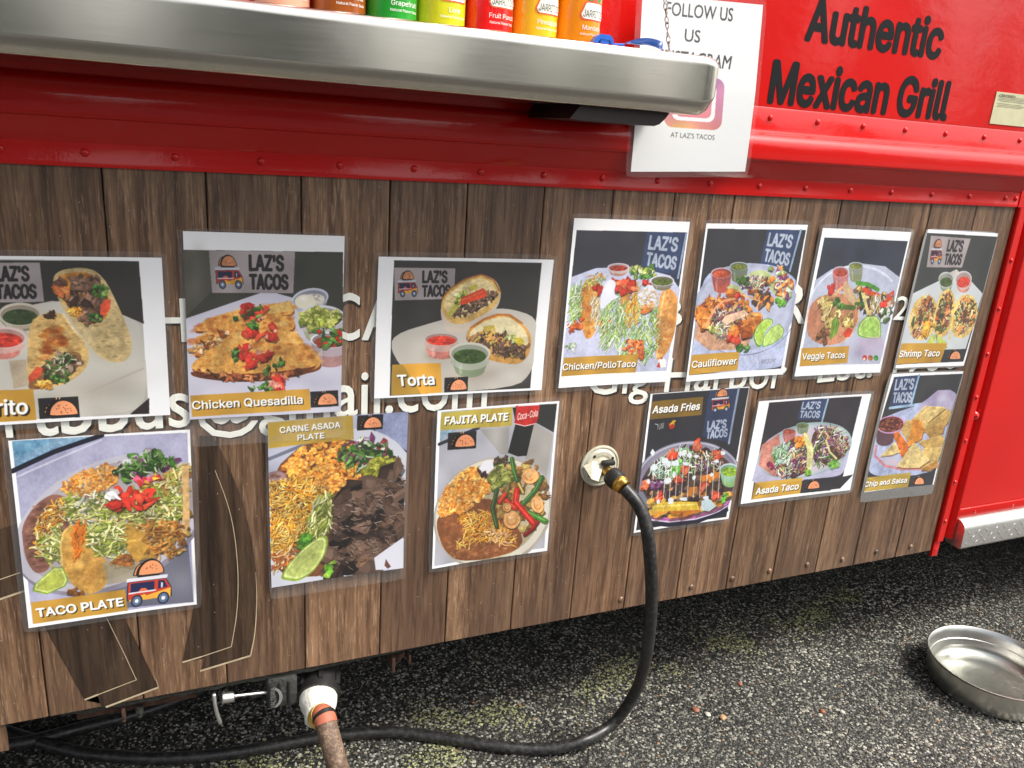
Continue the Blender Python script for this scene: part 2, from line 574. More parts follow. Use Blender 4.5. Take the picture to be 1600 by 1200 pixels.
def letter_mesh(name, s, x0, x1, z0, cap, y, thick, mat, parent, bold=0.0, shear=0.0, zslope=0.0, sp=1.0, sans=False):
    """flat cut vinyl letters on the side of the truck, between x0 and x1 with baseline z0"""
    W, T, _ = glyphs(s, bold, sp, sans)
    # heavier weights: copies of the outline spread round it, each a hair in front of the last
    V, F = [], []
    n_ = 8 if bold > 0 else 1
    wi = x1 - x0
    for k in range(n_):
        dx, dz = (bold * cap * math.cos(2 * PI * k / 8), bold * cap * math.sin(2 * PI * k / 8)) if bold > 0 else (0, 0)
        i0 = len(V)
        V += [(x0 + bold * cap + a * (wi - 2 * bold * cap) + b * cap * shear + dx, y - k * .00003, z0 + bold * cap + b * cap * (1 - 2 * bold) + zslope * a * wi + dz) for a, b in W]
        F += [tuple(i0 + q for q in t) for t in T]
    o = mesh(name, V, F, mat, parent)
    bm = bmesh.new(); bm.from_mesh(o.data)
    if thick > 0:
        r = bmesh.ops.extrude_face_region(bm, geom=list(bm.faces))
        for v in r['geom']:
            if isinstance(v, bmesh.types.BMVert): v.co.y -= thick
    bmesh.ops.recalc_face_normals(bm, faces=bm.faces)
    bm.to_mesh(o.data); bm.free()
    return o

# ================================================================ THE GROUND
gnd = mesh('asphalt_ground', [(-60, -60, GROUND), (60, -60, GROUND), (60, 60, GROUND), (-60, 60, GROUND)], [(0, 1, 2, 3)], M['asphalt'])
tag(gnd, 'dark coarse asphalt ground under and in front of the truck', 'ground', kind='structure')

def vnoise(P, s, seed=0):
    """cheap smooth 2-D value noise"""
    r = np.random.default_rng(seed).random((64, 64))
    x = P[:, 0] * s + 31.7; y = P[:, 1] * s + 17.3
    xi = np.floor(x).astype(int); yi = np.floor(y).astype(int)
    fx = x - xi; fy = y - yi
    fx = fx * fx * (3 - 2 * fx); fy = fy * fy * (3 - 2 * fy)
    g = lambda a, b: r[a % 64, b % 64]
    return (g(xi, yi) * (1 - fx) + g(xi + 1, yi) * fx) * (1 - fy) + (g(xi, yi + 1) * (1 - fx) + g(xi + 1, yi + 1) * fx) * fy

MOSS_LIT = [(atz(x, y, GROUND)[:2]) for x, y in ((330, 1215), (480, 1190), (620, 1150), (720, 1120), (860, 1085), (1000, 1045), (1130, 1010), (1240, 975), (1330, 935))]
MOSS_LIT2 = [(atz(x, y, GROUND)[:2]) for x, y in ((430, 1215), (600, 1190), (700, 1185))]
def band(P, L, wd):
    d = np.full(len(P), 9.)
    for a, b in zip(L[:-1], L[1:]):
        a = np.array(a); b = np.array(b); ab = b - a
        t = np.clip(((P - a) @ ab) / (ab @ ab), 0, 1)
        d = np.minimum(d, np.hypot(*(P - (a + t[:, None] * ab)).T))
    return np.exp(-(d / wd) ** 2)

def stones(name, pts, rad, cols, label, cat, flat=.6, parent=None):
    n = len(pts)
    base = np.array([(1, 0, 0), (.35, .9, 0), (-.75, .62, 0), (-.85, -.5, 0), (.25, -.95, 0), (.1, .05, 1.), ])
    F0 = np.array([(0, 1, 5), (1, 2, 5), (2, 3, 5), (3, 4, 5), (4, 0, 5)])
    B = base[None] * (1 + rng.uniform(-.3, .3, (n, 6, 3)))
    top = rng.uniform(.45, 1.0, n)
    B[:, 5, 2] = top * flat
    B[:, :5, 2] = rng.uniform(-.2, .25, (n, 5)) * flat
    a = rng.random(n) * 2 * PI
    c, s = np.cos(a), np.sin(a)
    X = (B[..., 0] * c[:, None] - B[..., 1] * s[:, None]) * rad[:, None]
    Y = (B[..., 0] * s[:, None] + B[..., 1] * c[:, None]) * rad[:, None]
    Z = B[..., 2] * rad[:, None]
    V = np.stack([X + pts[:, :1], Y + pts[:, 1:2], Z + GROUND + .0006], -1).reshape(-1, 3).astype(np.float32)
    F = (F0[None] + (np.arange(n) * 6)[:, None, None]).reshape(-1, 3)
    me = bpy.data.meshes.new(name)
    me.vertices.add(len(V)); me.vertices.foreach_set('co', V.ravel())
    me.loops.add(len(F) * 3); me.loops.foreach_set('vertex_index', F.ravel().astype(np.int32))
    me.polygons.add(len(F))
    me.polygons.foreach_set('loop_start', (np.arange(len(F)) * 3).astype(np.int32))
    at_ = me.color_attributes.new('tint', 'FLOAT_COLOR', 'POINT')
    C = np.repeat(np.c_[cols, np.ones(n)], 6, 0).astype(np.float32)
    at_.data.foreach_set('color', C.ravel())
    me.update(calc_edges=True); me.validate()
    o = link(name, me, M['pebble'], parent)
    tag(o, label, cat, kind='stuff')
    return o
NP = 250000
P = np.stack([rng.uniform(-.85, 2.75, NP), rng.uniform(-.62, 1.0, NP)], 1)
keep = rng.random(NP) < np.clip(1.25 - .45 * np.clip(P[:, 1] - .2, 0, 1) - .12 * P[:, 0], .3, 1)
P = P[keep]
rad = rng.uniform(.0014, .0034, len(P)) * (1 + .5 * (rng.random(len(P)) > .9))
g_ = rng.random(len(P)) ** 2.6
lum = (.018 + .36 * g_) * (.55 + .9 * vnoise(P, 3.1, 11) * (.6 + .8 * vnoise(P, 9., 12))) + .22 * (rng.random(len(P)) > .975) * rng.random(len(P))
tone = rng.random(len(P))
C = np.stack([lum * (1.0 + .08 * tone), lum * 1.0, lum * (.90 - .12 * tone)], 1)
brown = rng.random(len(P)) > .992
C[brown] = np.array([.30, .16, .08]) * rng.uniform(.4, 1.1, (brown.sum(), 1))
ms = np.clip(band(P, MOSS_LIT, .05) + band(P, MOSS_LIT2, .05), 0, 1) * np.clip((vnoise(P, 14, 3) - .38) * 3.5, 0, 1)
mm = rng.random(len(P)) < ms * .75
C[mm] = np.array([.33, .34, .17]) * rng.uniform(.35, 1.25, (mm.sum(), 1))  # mossy tint, brightened to paint in the lit strip beside the hose
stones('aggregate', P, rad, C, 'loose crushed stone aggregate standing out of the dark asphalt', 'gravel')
# soft moss growing between the stones, along the painted light strip
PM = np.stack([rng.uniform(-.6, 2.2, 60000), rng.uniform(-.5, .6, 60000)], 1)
km = rng.random(len(PM)) < np.clip(band(PM, MOSS_LIT, .045) + band(PM, MOSS_LIT2, .04), 0, 1) * np.clip((vnoise(PM, 14, 3) - .45) * 3.5, 0, 1) * .6
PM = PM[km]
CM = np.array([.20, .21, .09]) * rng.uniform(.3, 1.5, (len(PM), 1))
stones('moss', PM, rng.uniform(.001, .0028, len(PM)), CM, 'yellow green moss growing along a broken strip of painted light on the asphalt', 'moss', flat=1.3)
# a few bigger single pebbles
peb_mats = [simple('tan_pebble', (.40, .24, .12), .6), simple('rust_pebble', (.26, .10, .05), .6), simple('pale_pebble', (.55, .52, .44), .6)]
def pebble(px, py, r, mi, label):
    p = atz(px, py, GROUND)
    bm = bmesh.new(); bmesh.ops.create_icosphere(bm, subdivisions=2, radius=r)
    for v in bm.verts:
        v.co *= random.uniform(.86, 1.1); v.co.z *= .6
    o = frombm('pebble', bm, peb_mats[mi], smooth=True, loc=(p.x, p.y, GROUND + r * .45))
    tag(o, label, 'pebble', 'single bright pebbles lying on the asphalt')
pebble(1129, 1123, .0085, 0, 'orange tan pebble, the largest of the bright ones on the asphalt right of the hose')
pebble(1087, 1111, .008, 1, 'rust brown pebble lying nearest the bend of the black hose')
pebble(1106, 1118, .006, 2, 'small white pebble between the tan and the rust brown pebble')
pebble(1156, 1070, .006, 1, 'rust brown pebble farther up, between hose and bowl')
pebble(1285, 1113, .0065, 1, 'dull red pebble midway between the hose and the metal bowl')
pebble(1316, 1114, .0055, 2, 'small pale pebble just right of a dull red one, left of the metal bowl')

# unseen evergreens added behind the camera to darken reflections in paint and film
def tree_mesh():
    V, F = [], []
    r_ = np.random.default_rng(5)
    for k in range(2600):
        h = r_.random() ** .8
        R_ = (1 - h) * 2.3 + .15
        a = r_.random() * 2 * PI; q = R_ * (.55 + .5 * r_.random())
        c = np.array([q * math.cos(a), q * math.sin(a), 1.2 + h * 9.6 - .25 * q])
        i0 = len(V); u = r_.normal(0, .30, 3); v = r_.normal(0, .22, 3)
        V += [tuple(c), tuple(c + u), tuple(c + v)]; F.append((i0, i0 + 1, i0 + 2))
    return V, F
tv, tf = tree_mesh()
TM = None
leaf_m = simple('evergreen_foliage', (.035, .055, .022), .7, vary=.4, vscale=2)
bark_m = simple('dark_bark', (.06, .045, .035), .9, bump=(30, .6, .02), vary=.4, vscale=12)
for k in range(15):
    x = -21 + k * 3.1 + random.uniform(-.7, .7); y = -15.5 - random.uniform(0, 4)
    t = thing('added_evergreen', 'tall dark evergreen tree, unseen, added behind the camera for reflections', 'tree', (x, y, GROUND), 'evergreen trees added for reflections')
    s_ = random.uniform(.55, .85); t.scale = (s_, s_, s_ * random.uniform(.9, 1.1)); t.rotation_euler = (0, 0, random.uniform(0, 6))
    if TM is None:
        o = mesh('crown', tv, tf, leaf_m, t); o2 = axis_lathe('trunk', [(0, .28), (3, .2), (7, .1), (9.6, .02)], (0, 0, 0), (0, 0, 1), bark_m, t, seg=10)
        TM, TM2 = o.data, o2.data
    else:
        link('crown', TM, None, t); link('trunk', TM2, None, t)

# ================================================================ THE TRUCK
truck = thing('food_truck', 'red food truck side with wood plank lower panel and steel serving shelf', 'food truck')
# body behind the skin
box('body', -2.6, 4.4, .012, 2.25, -.50, 1.75, M['red'], truck)
box('underbody', -2.5, 4.3, .10, 2.15, -.56, -.5005, M['under'], truck)
box('backing_board', -2.6, 1.3035, .0062, .0118, -.5565, .2225, M['joint'], truck)
# bottom rail under the panel, dirty and mossy on the left part
bm = bmesh.new()
xs = np.linspace(-.52, .36, 60)
prof0 = [(.006, -.5575), (.004, -.561), (.008, -.570), (.02, -.573), (.06, -.573), (.06, -.5575)]
rows = []
for i, x in enumerate(xs):
    k_ = max(.05, min(1, (x + .52) / .08) * min(1, max(.06, (.26 - x) / .3)))
    rows.append([bm.verts.new((x, y + random.uniform(-.001, .001), -.5575 + (z + .5575) * (k_ * random.uniform(.85, 1.15)))) for y, z in prof0])
for a, b in zip(rows[:-1], rows[1:]):
    for i in range(5): bm.faces.new((a[i], a[i + 1], b[i + 1], b[i]))
frombm('bottom_rail', bm, M['grime'], truck, smooth=True)

# planks of the wrapped lower side panel
JX = [-2.16, -2.04, -1.92, -1.80, -1.68, -1.56, -1.44, -1.32, -1.20, -1.08, -.96, -.84, -.72, -.60, -.4805, -.355, -.235, -.1145, .008, .124, .248, .3685, .4835, .603, .723, .8405, .957, 1.065, 1.19, 1.3035]
ZB, ZT = -.557, .2218
for a, b in zip(JX[:-1], JX[1:]):
    g = .0008; c = .0016
    w_ = b - a
    prof = [(-w_ / 2 + g, .006), (-w_ / 2 + g, .0016), (-w_ / 2 + g + c * .5, .0004), (-w_ / 2 + g + c, 0.), (w_ / 2 - g - c, 0.), (w_ / 2 - g - c * .5, .0004), (w_ / 2 - g, .0016), (w_ / 2 - g, .006)]
    n = len(prof)
    V = [(x, y, ZB) for x, y in prof] + [(x, y, ZT) for x, y in prof]
    F = [(i, (i + 1) % n, (i + 1) % n + n, i + n) for i in range(n)] + [tuple(range(n))[::-1], tuple(range(n, 2 * n))]
    o = mesh('plank', V, F, M['wood'], truck, loc=((a + b) / 2, 0, 0))

# dome rivet, shared
def dome_mesh(name, r, h, mat):
    V, F = [], []
    seg = 12
    for j, (rr, hh) in enumerate(((1.0, 0.0), (.93, .45), (.66, .82), (.32, .97))):
        for k in range(seg):
            V.append((rr * r * math.cos(2 * PI * k / seg), -hh * h, rr * r * math.sin(2 * PI * k / seg)))
    V.append((0, -h, 0))
    for j in range(3):
        for k in range(seg):
            a = j * seg + k; b = j * seg + (k + 1) % seg
            F.append((a, b, b + seg, a + seg))
    for k in range(seg): F.append((3 * seg + k, 3 * seg + (k + 1) % seg, 4 * seg))
    me = bpy.data.meshes.new(name); me.from_pydata(V, [], F); me.update()
    me.polygons.foreach_set('use_smooth', [True] * len(me.polygons)); me.materials.append(mat)
    bm = bmesh.new(); bm.from_mesh(me); bmesh.ops.recalc_face_normals(bm, faces=bm.faces); bm.to_mesh(me); bm.free()
    return me
RV = dome_mesh('rivet', .0052, .0036, M['red'])
RVW = dome_mesh('rivet', .0062, .0036, M['wood'])
def rivet(x, z, y, me=RV, name='rivet', s=1.0):
    o = link(name, me, None, truck, (x, y, z)); o.scale = (s, s, s); return o

# moulding: lower flange, rolled bead, upper flange
RED2 = M['red']
prof = [(.004, .2222), (-.0045, .2222), (-.0052, .226), (-.0045, .2285), (-.0045, .2505), (-.0075, .2535)]
for k in range(9):
    a = PI * (-.5) + (PI * .5) * k / 8
    prof.append((-.0255 - .0065 * math.cos(a), .2835 + .0065 * math.sin(a) + .002))
for k in range(14):
    a = (PI * .5) * k / 13
    prof.append((-.0100 - .0220 * math.cos(a), .3020 + .0238 * math.sin(a)))
prof += [(-.0085, .3264), (-.0052, .3285), (-.0045, .332), (-.0045, .3625), (-.0030, .3655), (.004, .3655)]
extrude_profile('side_moulding', prof, -2.6, 1.3000, RED2, truck, nx=1)
# mitred end piece of the moulding, flat cap on the corner post
bm = bmesh.new()
pts = [(1.3002, .2222), (1.345, .2222), (1.352, .262), (1.352, .3655), (1.3002, .3655)]
fr_ = [bm.verts.new((x, -.0062, z)) for x, z in pts]; bk_ = [bm.verts.new((x, .004, z)) for x, z in pts]
bm.faces.new(fr_); bm.faces.new(bk_[::-1])
for i in range(5): bm.faces.new((fr_[i], fr_[(i + 1) % 5], bk_[(i + 1) % 5], bk_[i]))
frombm('corner_cap', bm, RED2, truck)
# upper skin above the moulding
box('upper_panel', -2.6, 4.4, -.0020, .0115, .3662, 1.74, RED2, truck)
for px, py in ((133, 243), (274, 250), (408, 262), (531, 264), (647, 270), (751, 274), (849, 280), (941, 285), (1027, 289), (1109, 290), (1186, 295), (1258, 299), (1328, 302), (1392, 305), (1455, 308), (1514, 311), (1570, 314), (1586, 315)):
    p = at(px, py, -.005); rivet(p.x, .2390, -.0043, s=1.0)
x = at(133, 243).x
for k in range(1, 8): rivet(x - .088 * k, .2390, -.0043)
for px, py in ((1204, 184), (1278, 191), (1349, 198), (1415, 203), (1478, 209), (1538, 215), (1594, 219)):
    p = at(px, py, -.005); rivet(p.x, .3490, -.0043)
x = at(1204, 184).x
for k in range(1, 14): rivet(x - .108 * k, .3490, -.0043)

# corner post between plank panel and door: vertical channel
cp = [(1.3045, .0115), (1.3045, -.0065), (1.3070, -.0085), (1.3240, -.0085), (1.3275, -.0065), (1.3295, .0000), (1.3325, .0090), (1.3445, .0090), (1.3480, .0020), (1.3530, -.0075), (1.3570, -.0080), (1.3585, -.0060), (1.3590, .0115)]
n = len(cp)
V = [(x, y, -.532) for x, y in cp] + [(x, y, .2215) for x, y in cp]
F = [(i, i + 1, i + 1 + n, i + n) for i in range(n - 1)] + [tuple(range(n))[::-1], tuple(range(n, 2 * n))]
o = mesh('corner_post', V, F, RED2, truck)
for px, py in ((1575, 407), (1553, 483), (1532, 554), (1513, 622), (1497, 690), (1480, 755), (1463, 817)):
    p = at(px, py, -.008); rivet(1.3155, p.z, -.0083, s=.95)
tb = box('corner_tab', 1.3046, 1.3235, -.004, .004, -.572, -.5325, RED2, truck, bev=.001)
rivet(1.314, -.556, -.0035, s=.6)
# red door panel right of the post with hemmed bottom edge
box('door_panel', 1.3592, 4.4, -.0015, .0115, -.458, .3655, RED2, truck, bev=.001, seg=1)
box('door_hem', 1.3592, 4.4, -.0060, .0110, -.4805, -.4583, RED2, truck, bev=.002)
for px, py in ((1523, 801), (1582, 792)):
    p = at(px, py, -.006); rivet(p.x, -.4695, -.0058, s=.6)
for k in range(1, 9): rivet(at(1582, 792).x + .16 * k, -.4695, -.0058, s=.6)
# dent/latch stub on the post
axis_lathe('latch_button', [(0, .009), (.006, .009), (.010, .006), (.012, .0)], at(1521, 648, 0), (0, -1, 0), RED2, truck, seg=14)
# tread plate step under the door
sp_ = [(.011, -.4807), (-.012, -.4812), (-.0200, -.4847), (-.0255, -.491), (-.0290, -.5000), (-.0300, -.543), (-.027, -.548), (.011, -.548)]
st = extrude_profile('tread_plate_step', sp_, 1.3600, 4.4, M['plate'], truck)
V, F = [], []
def lozenge(cx, cz, ang, L=.020, W=.0052, H=.0009, y0=-.0302):
    c, s = math.cos(ang), math.sin(ang)
    i0 = len(V)
    for u, v_, h in ((-L / 2, 0, 0), (0, -W / 2, 0), (L / 2, 0, 0), (0, W / 2, 0), (-L * .22, 0, 1), (L * .22, 0, 1)):
        V.append((cx + u * c - v_ * s, y0 - H * h, cz + u * s + v_ * c))
    for f in ((0, 1, 4), (1, 5, 4), (1, 2, 5), (2, 3, 5), (3, 4, 5), (3, 0, 4)): F.append(tuple(i0 + q for q in f))
k = 0
for j, z in enumerate((-.508, -.5215, -.535)):
    for i in range(62):
        lozenge(1.375 + i * .030 + (.015 if j % 2 else 0), z, .75 if (i + j) % 2 else -.75 + PI * 0, L=.017)
o = mesh('tread_pattern', V, F, M['plate'], st)
o['kind'] = 'stuff'

# screws along the foot of the plank panel
for px, py in ((1081, 918), (1145, 905), (1203, 893), (1262, 883), (1317, 875), (1370, 863), (1424, 855), (971, 937)):
    p = at(px, py, -.002); rivet(p.x, max(p.z, ZB + .010), -.0002, RVW, 'screw_head')

# ---- vinyl lettering on the truck
VT = -.0023
# "Authentic" / "Mexican Grill"
def px_word(s, pl, pr, ptop, mat, bold=0., y=VT, thick=.0005, name='lettering', shear=0., parent=truck, sp=1.0, sans=False):
    """letters with ink from pixel pl (baseline left) to pr (baseline right); ptop = a pixel at cap height"""
    a = at(*pl, y); b = at(*pr, y); t = at(*ptop, y)
    sl = (b.z - a.z) / (b.x - a.x)
    cap = t.z - (a.z + sl * (t.x - a.x))
    return letter_mesh(name, s, a.x, b.x, a.z, cap, y, thick, mat, parent, bold, shear, sl, sp, sans)
px_word('Authentic', (1256, 64), (1468, 94), (1283, -3), M['black_vinyl'], .050, sans=True, thick=.0002)
px_word('Mexican Grill', (1198, 162), (1478, 189.5), (1220, 93), M['black_vinyl'], .050, sans=True, thick=.0002)
# white lettering on the planks with its printed dark edge
WL = M['white_vinyl']
DK = simple('printed_dark_edge', (.030, .022, .018), .5)
def wood_word(s, pl, pr, ptop, bold=.0, sp=1.0):
    px_word(s, pl, pr, ptop, WL, bold, y=-.0007, thick=.0004, sp=sp)
    px_word(s, (pl[0] + 2.0, pl[1] + 2.5), (pr[0] + 2.0, pr[1] + 2.5), (ptop[0] + 2.0, ptop[1] + 2.5), DK, bold + .02, y=-.0002, thick=.0003, name='lettering_edge', sp=sp)
wood_word('C', (518, 531), (562, 531.5), (566, 459), .012)
wood_word('A', (565, 531.5), (624, 532), (588, 459), .012)
wood_word('tbbus@gmail.com', (50, 682), (760, 636), (640, 574), .012)
wood_word('l', (10, 684), (21, 683.6), (12, 608), .012)
wood_word('Gig Harbor', (916, 617), (1224, 606), (935, 561), .010)
wood_word('Est. 1960', (1276, 598), (1497, 575), (1400, 541), .006)
wood_word('B', (1030, 508.5), (1064, 509.5), (1036, 468), .006)
wood_word('R', (1210, 503), (1258, 506), (1230, 441), .006)
wood_word('-2', (1379, 499.5), (1415, 500), (1400, 463), .006)
wood_word('H', (214, 535), (298, 534), (240, 466), .004)

# dark printed figure with tan outline, lower left
def wall_poly(name, pts, y, mat, thick=.0003):
    P_ = [at(px, py, y) for px, py in pts]
    bm = bmesh.new()
    vs = [bm.verts.new(p) for p in P_]
    f = bm.faces.new(vs)
    bmesh.ops.triangulate(bm, faces=[f])
    r = bmesh.ops.extrude_face_region(bm, geom=list(bm.faces))
    for v in r['geom']:
        if isinstance(v, bmesh.types.BMVert): v.co.y -= thick
    o = frombm(name, bm, mat, truck)
    return o
def wall_line(name, pts, w0, w1, y, mat):
    P_ = smooth_path([at(px, py, y) for px, py in pts], 5) if len(pts) > 2 and name == 'curve' else [at(px, py, y) for px, py in pts]
    n = len(P_); V, F = [], []
    for i, p in enumerate(P_):
        t = (P_[min(i + 1, n - 1)] - P_[max(i - 1, 0)]).normalized()
        nn = Vector((-t.z, 0, t.x)); h = (w0 + (w1 - w0) * i / max(1, n - 1)) / 2
        V += [p + nn * h, p - nn * h]
    F = [(2 * i, 2 * i + 1, 2 * i + 3, 2 * i + 2) for i in range(n - 1)]
    return mesh('tan_outline', V, F, mat, truck)
c6 = lambda L: [(x / 3.333, y / 3.333 + 780) for x, y in L]
wall_poly('dark_print', c6([(200, 600), (250, 690), (340, 860), (440, 1045), (510, 1022), (520, 1062), (535, 1083), (553, 1083), (825, 980), (735, 800), (640, 600)]), -.0003, M['wood_dark'])
wall_poly('dark_print', c6([(1040, -330), (1110, -330), (1180, -200), (1260, 0), (1310, 200), (1338, 400), (1334, 600), (1305, 815), (1045, 895), (1065, 828), (950, 850), (975, 740), (1003, 600), (1040, 300)]), -.0003, M['wood_dark'])
wall_poly('dark_print', c6([(-60, 175), (0, 155), (95, 125), (120, 300), (135, 476), (0, 520), (-60, 540)]), -.0003, M['wood_dark'])
BE = M['beige_edge']
wall_line('a', c6([(440, 1045), (510, 1018)]), .0030, .0030, -.0009, BE)
wall_line('a', c6([(510, 1018), (712, 940)]), .0016, .0012, -.0009, BE)
wall_line('a', c6([(710, 940), (640, 790), (556, 620)]), .0010, .0007, -.0009, BE)
wall_line('a', c6([(551, 1083), (825, 980)]), .0032, .0028, -.0009, BE)
wall_line('a', c6([(825, 980), (812, 935)]), .0010, .0006, -.0009, BE)
wall_line('a', c6([(950, 850), (1050, 820)]), .0030, .0022, -.0009, BE)
wall_line('a', c6([(1050, 820), (1205, 768)]), .0016, .0014, -.0009, BE)
wall_line('curve', c6([(1205, 768), (1232, 600), (1240, 420), (1228, 240), (1205, 100), (1170, -20), (1120, -150)]), .0012, .0008, -.0009, BE)
wall_line('a', c6([(1042, 895), (1305, 815)]), .0032, .0030, -.0009, BE)
wall_line('curve', c6([(1305, 815), (1328, 690), (1337, 520), (1332, 380)]), .0020, .0006, -.0009, BE)
wall_line('a', c6([(-60, 440), (0, 418), (105, 382)]), .0014, .0014, -.0009, BE)
wall_line('a', c6([(-60, 545), (0, 521), (130, 477)]), .0030, .0030, -.0009, BE)

# data plate at the right edge
a = at(1558, 142, -.0032); b_ = at(1547, 193, -.0032)
pl = box('data_plate', a.x, a.x + .135, -.0034, -.0022, b_.z, a.z - .001, simple('pale_plate', (.56, .54, .34), .4, vary=.08), truck)
PK = simple('plate_print', (.20, .19, .12), .5)
px_word('CERTIFIED', (1561, 150.5), (1586, 153.5), (1562, 146.5), PK, .01, y=-.0037, thick=.0001, name='plate_lettering', parent=pl)
for k in range(7):
    z = a.z - .0085 - k * .0026 - (.002 if k > 3 else 0)
    box('plate_line', a.x + .006 + .004 * (k % 2), a.x + (.125 if k < 4 else .075 + .03 * (k % 2)), -.0038, -.0035, z - .0004, z + .0001 * (k < 4), PK, pl)

# ================================================================ SERVING SHELF
SY, SZT, SZB, SX1 = -.182, .4115, .3370, at(1121, 120, -.178).x
bm = bmesh.new()
def rr_solid():
    """sheet-steel shelf: section in (y,z), long in x, free right end with rounded corners"""
    sec = []                                     # outer skin, from wall top to wall bottom
    sec.append((-.0050, SZT)); sec.append((-.060, SZT)); sec.append((-.120, SZT)); sec.append((SY + .0135, SZT))
    R_ = .0115
    for k in range(9):
        a = PI / 2 + (PI / 2) * k / 8
        sec.append((SY + R_ + R_ * math.cos(a), SZT - R_ + R_ * math.sin(a)))
    sec += [(SY, SZT - R_ - .0015), (SY, .3560), (SY, .3540), (SY + .0006, .3524), (SY + .0014, .3508), (SY + .0092, .3392), (SY + .0108, .3380), (SY + .0122, .3371), (SY + .0150, .3370), (-.120, .3370), (-.0050, .3370)]
    return sec
sec = rr_solid()
XS = [-2.2, -1.2, -.4, 0., .2, .3, SX1 - .022]
rows = []
for x in XS: rows.append([bm.verts.new((x, y, z)) for y, z in sec])
# rounded free end: section shrinks toward its middle
zc = .378
for k in range(1, 7):
    a = PI / 2 * k / 6
    x = SX1 - .022 + .022 * math.sin(a)
    f = 1 - (1 - math.cos(a)) * .62
    row = []
    for y, z in sec:
        zz = z
        if z < zc: zz = zc - (zc - z) * (1 - (1 - math.cos(a)) * .42)
        else: zz = zc + (z - zc) * (1 - (1 - math.cos(a)) * .14)
        row.append(bm.verts.new((x, y + (.004 * (1 - math.cos(a)) if y < -.15 else 0), zz)))
    rows.append(row)
for a, b in zip(rows[:-1], rows[1:]):
    for i in range(len(sec) - 1): bm.faces.new((a[i], a[i + 1], b[i + 1], b[i]))
bm.faces.new(rows[-1]); bm.faces.new(rows[0][::-1])
shelf = frombm('serving_shelf', bm, M['steel'], truck, smooth=True)
# folding bracket box under the shelf
bx0 = at(888, 186, -.150).x; bx1 = at(1030, 190, -.150).x
bm = bmesh.new()
pts = [(bx0 + .012, .3368), (bx0 - .002, .3195), (bx0 + .02, .3185), (bx1 - .012, .3185), (bx1 - .004, .3215), (bx1 + .004, .329), (bx1 + .010, .3368)]
fr_ = [bm.verts.new((x, -.158, z)) for x, z in pts]; bk_ = [bm.verts.new((x, -.010, z)) for x, z in pts]
bm.faces.new(fr_[::-1]); bm.faces.new(bk_)
for i in range(len(pts)): bm.faces.new((fr_[i], fr_[(i + 1) % len(pts)], bk_[(i + 1) % len(pts)], bk_[i]))
frombm('shelf_bracket', bm, M['dark_steel'], truck)
# twisted chain from the shelf end up to the wall
c0 = at(1046, 94, -.105); c0.z = SZT + .002; c1 = at(1036, -40, -.055)
dirv = (c1 - c0).normalized()
d_ = 0.0; Ltot = (c1 - c0).length * 2.2
lk = None
chain = bpy.data.objects.new('support_chain', None); col.objects.link(chain); chain.parent = truck; chain.location = c0
side = dirv.cross(Vector((0, 1, 0))).normalized(); oth = dirv.cross(side)
def link_mesh():
    path = []
    for k in range(20):
        a = 2 * PI * k / 20
        z = math.sin(a) * .0062; x = math.cos(a) * .0026
        tw = z / .0062 * .7
        path.append(Vector((x * math.cos(tw), x * math.sin(tw), z)))
    V, F = [], []
    for i, p in enumerate(path):
        t = (path[(i + 1) % 20] - path[i - 1]).normalized()
        nn = t.cross(Vector((.3, 1, .2))).normalized(); bb = t.cross(nn)
        for k in range(6):
            a = 2 * PI * k / 6; V.append(p + (nn * math.cos(a) + bb * math.sin(a)) * .0009)
    for i in range(20):
        for k in range(6):
            F.append((i * 6 + k, i * 6 + (k + 1) % 6, ((i + 1) % 20) * 6 + (k + 1) % 6, ((i + 1) % 20) * 6 + k))
    me = bpy.data.meshes.new('chain_link'); me.from_pydata([tuple(v) for v in V], [], F); me.update()
    me.polygons.foreach_set('use_smooth', [True] * len(me.polygons)); me.materials.append(M['chain']); return me
LM = link_mesh()
q0 = dirv.to_track_quat('Z', 'Y')
k = 0
while d_ < Ltot:
    o = link('chain_link', LM, None, chain)
    o.location = dirv * (d_ + .005)
    o.rotation_mode = 'QUATERNION'
    o.rotation_quaternion = q0 @ Quaternion((0, 0, 1), k * 1.25 + random.uniform(-.2, .2))
    d_ += .0098; k += 1

# ================================================================ FITTINGS ON THE TRUCK
# round water inlet
ic = at(936, 727, 0.0)
inlet = bpy.data.objects.new('water_inlet', None); col.objects.link(inlet); inlet.parent = truck; inlet.location = ic
fl = axis_lathe('flange', [(0, .0375), (.0025, .0385), (.0045, .0375), (.0050, .0350), (.0035, .0330), (.0055, .0300), (.0075, .0285), (.0075, .0220), (.0060, .0200), (.0060, .0)], (0, 0, 0), (0, -1, 0), M['beige'], inlet, seg=40)
axis_lathe('hub', [(.004, .0165), (.014, .0160), (.0155, .0145), (.0155, .0)], (0, 0, 0), (0, -1, 0), M['beige'], inlet, seg=20)
for a in (.6, 2.2, 3.7, 5.3):
    axis_lathe('screw', [(.0070, .0028), (.0085, .0026), (.0090, .0)], (.026 * math.cos(a), 0, .026 * math.sin(a)), (0, -1, 0), M['dark_steel'], inlet, seg=8)
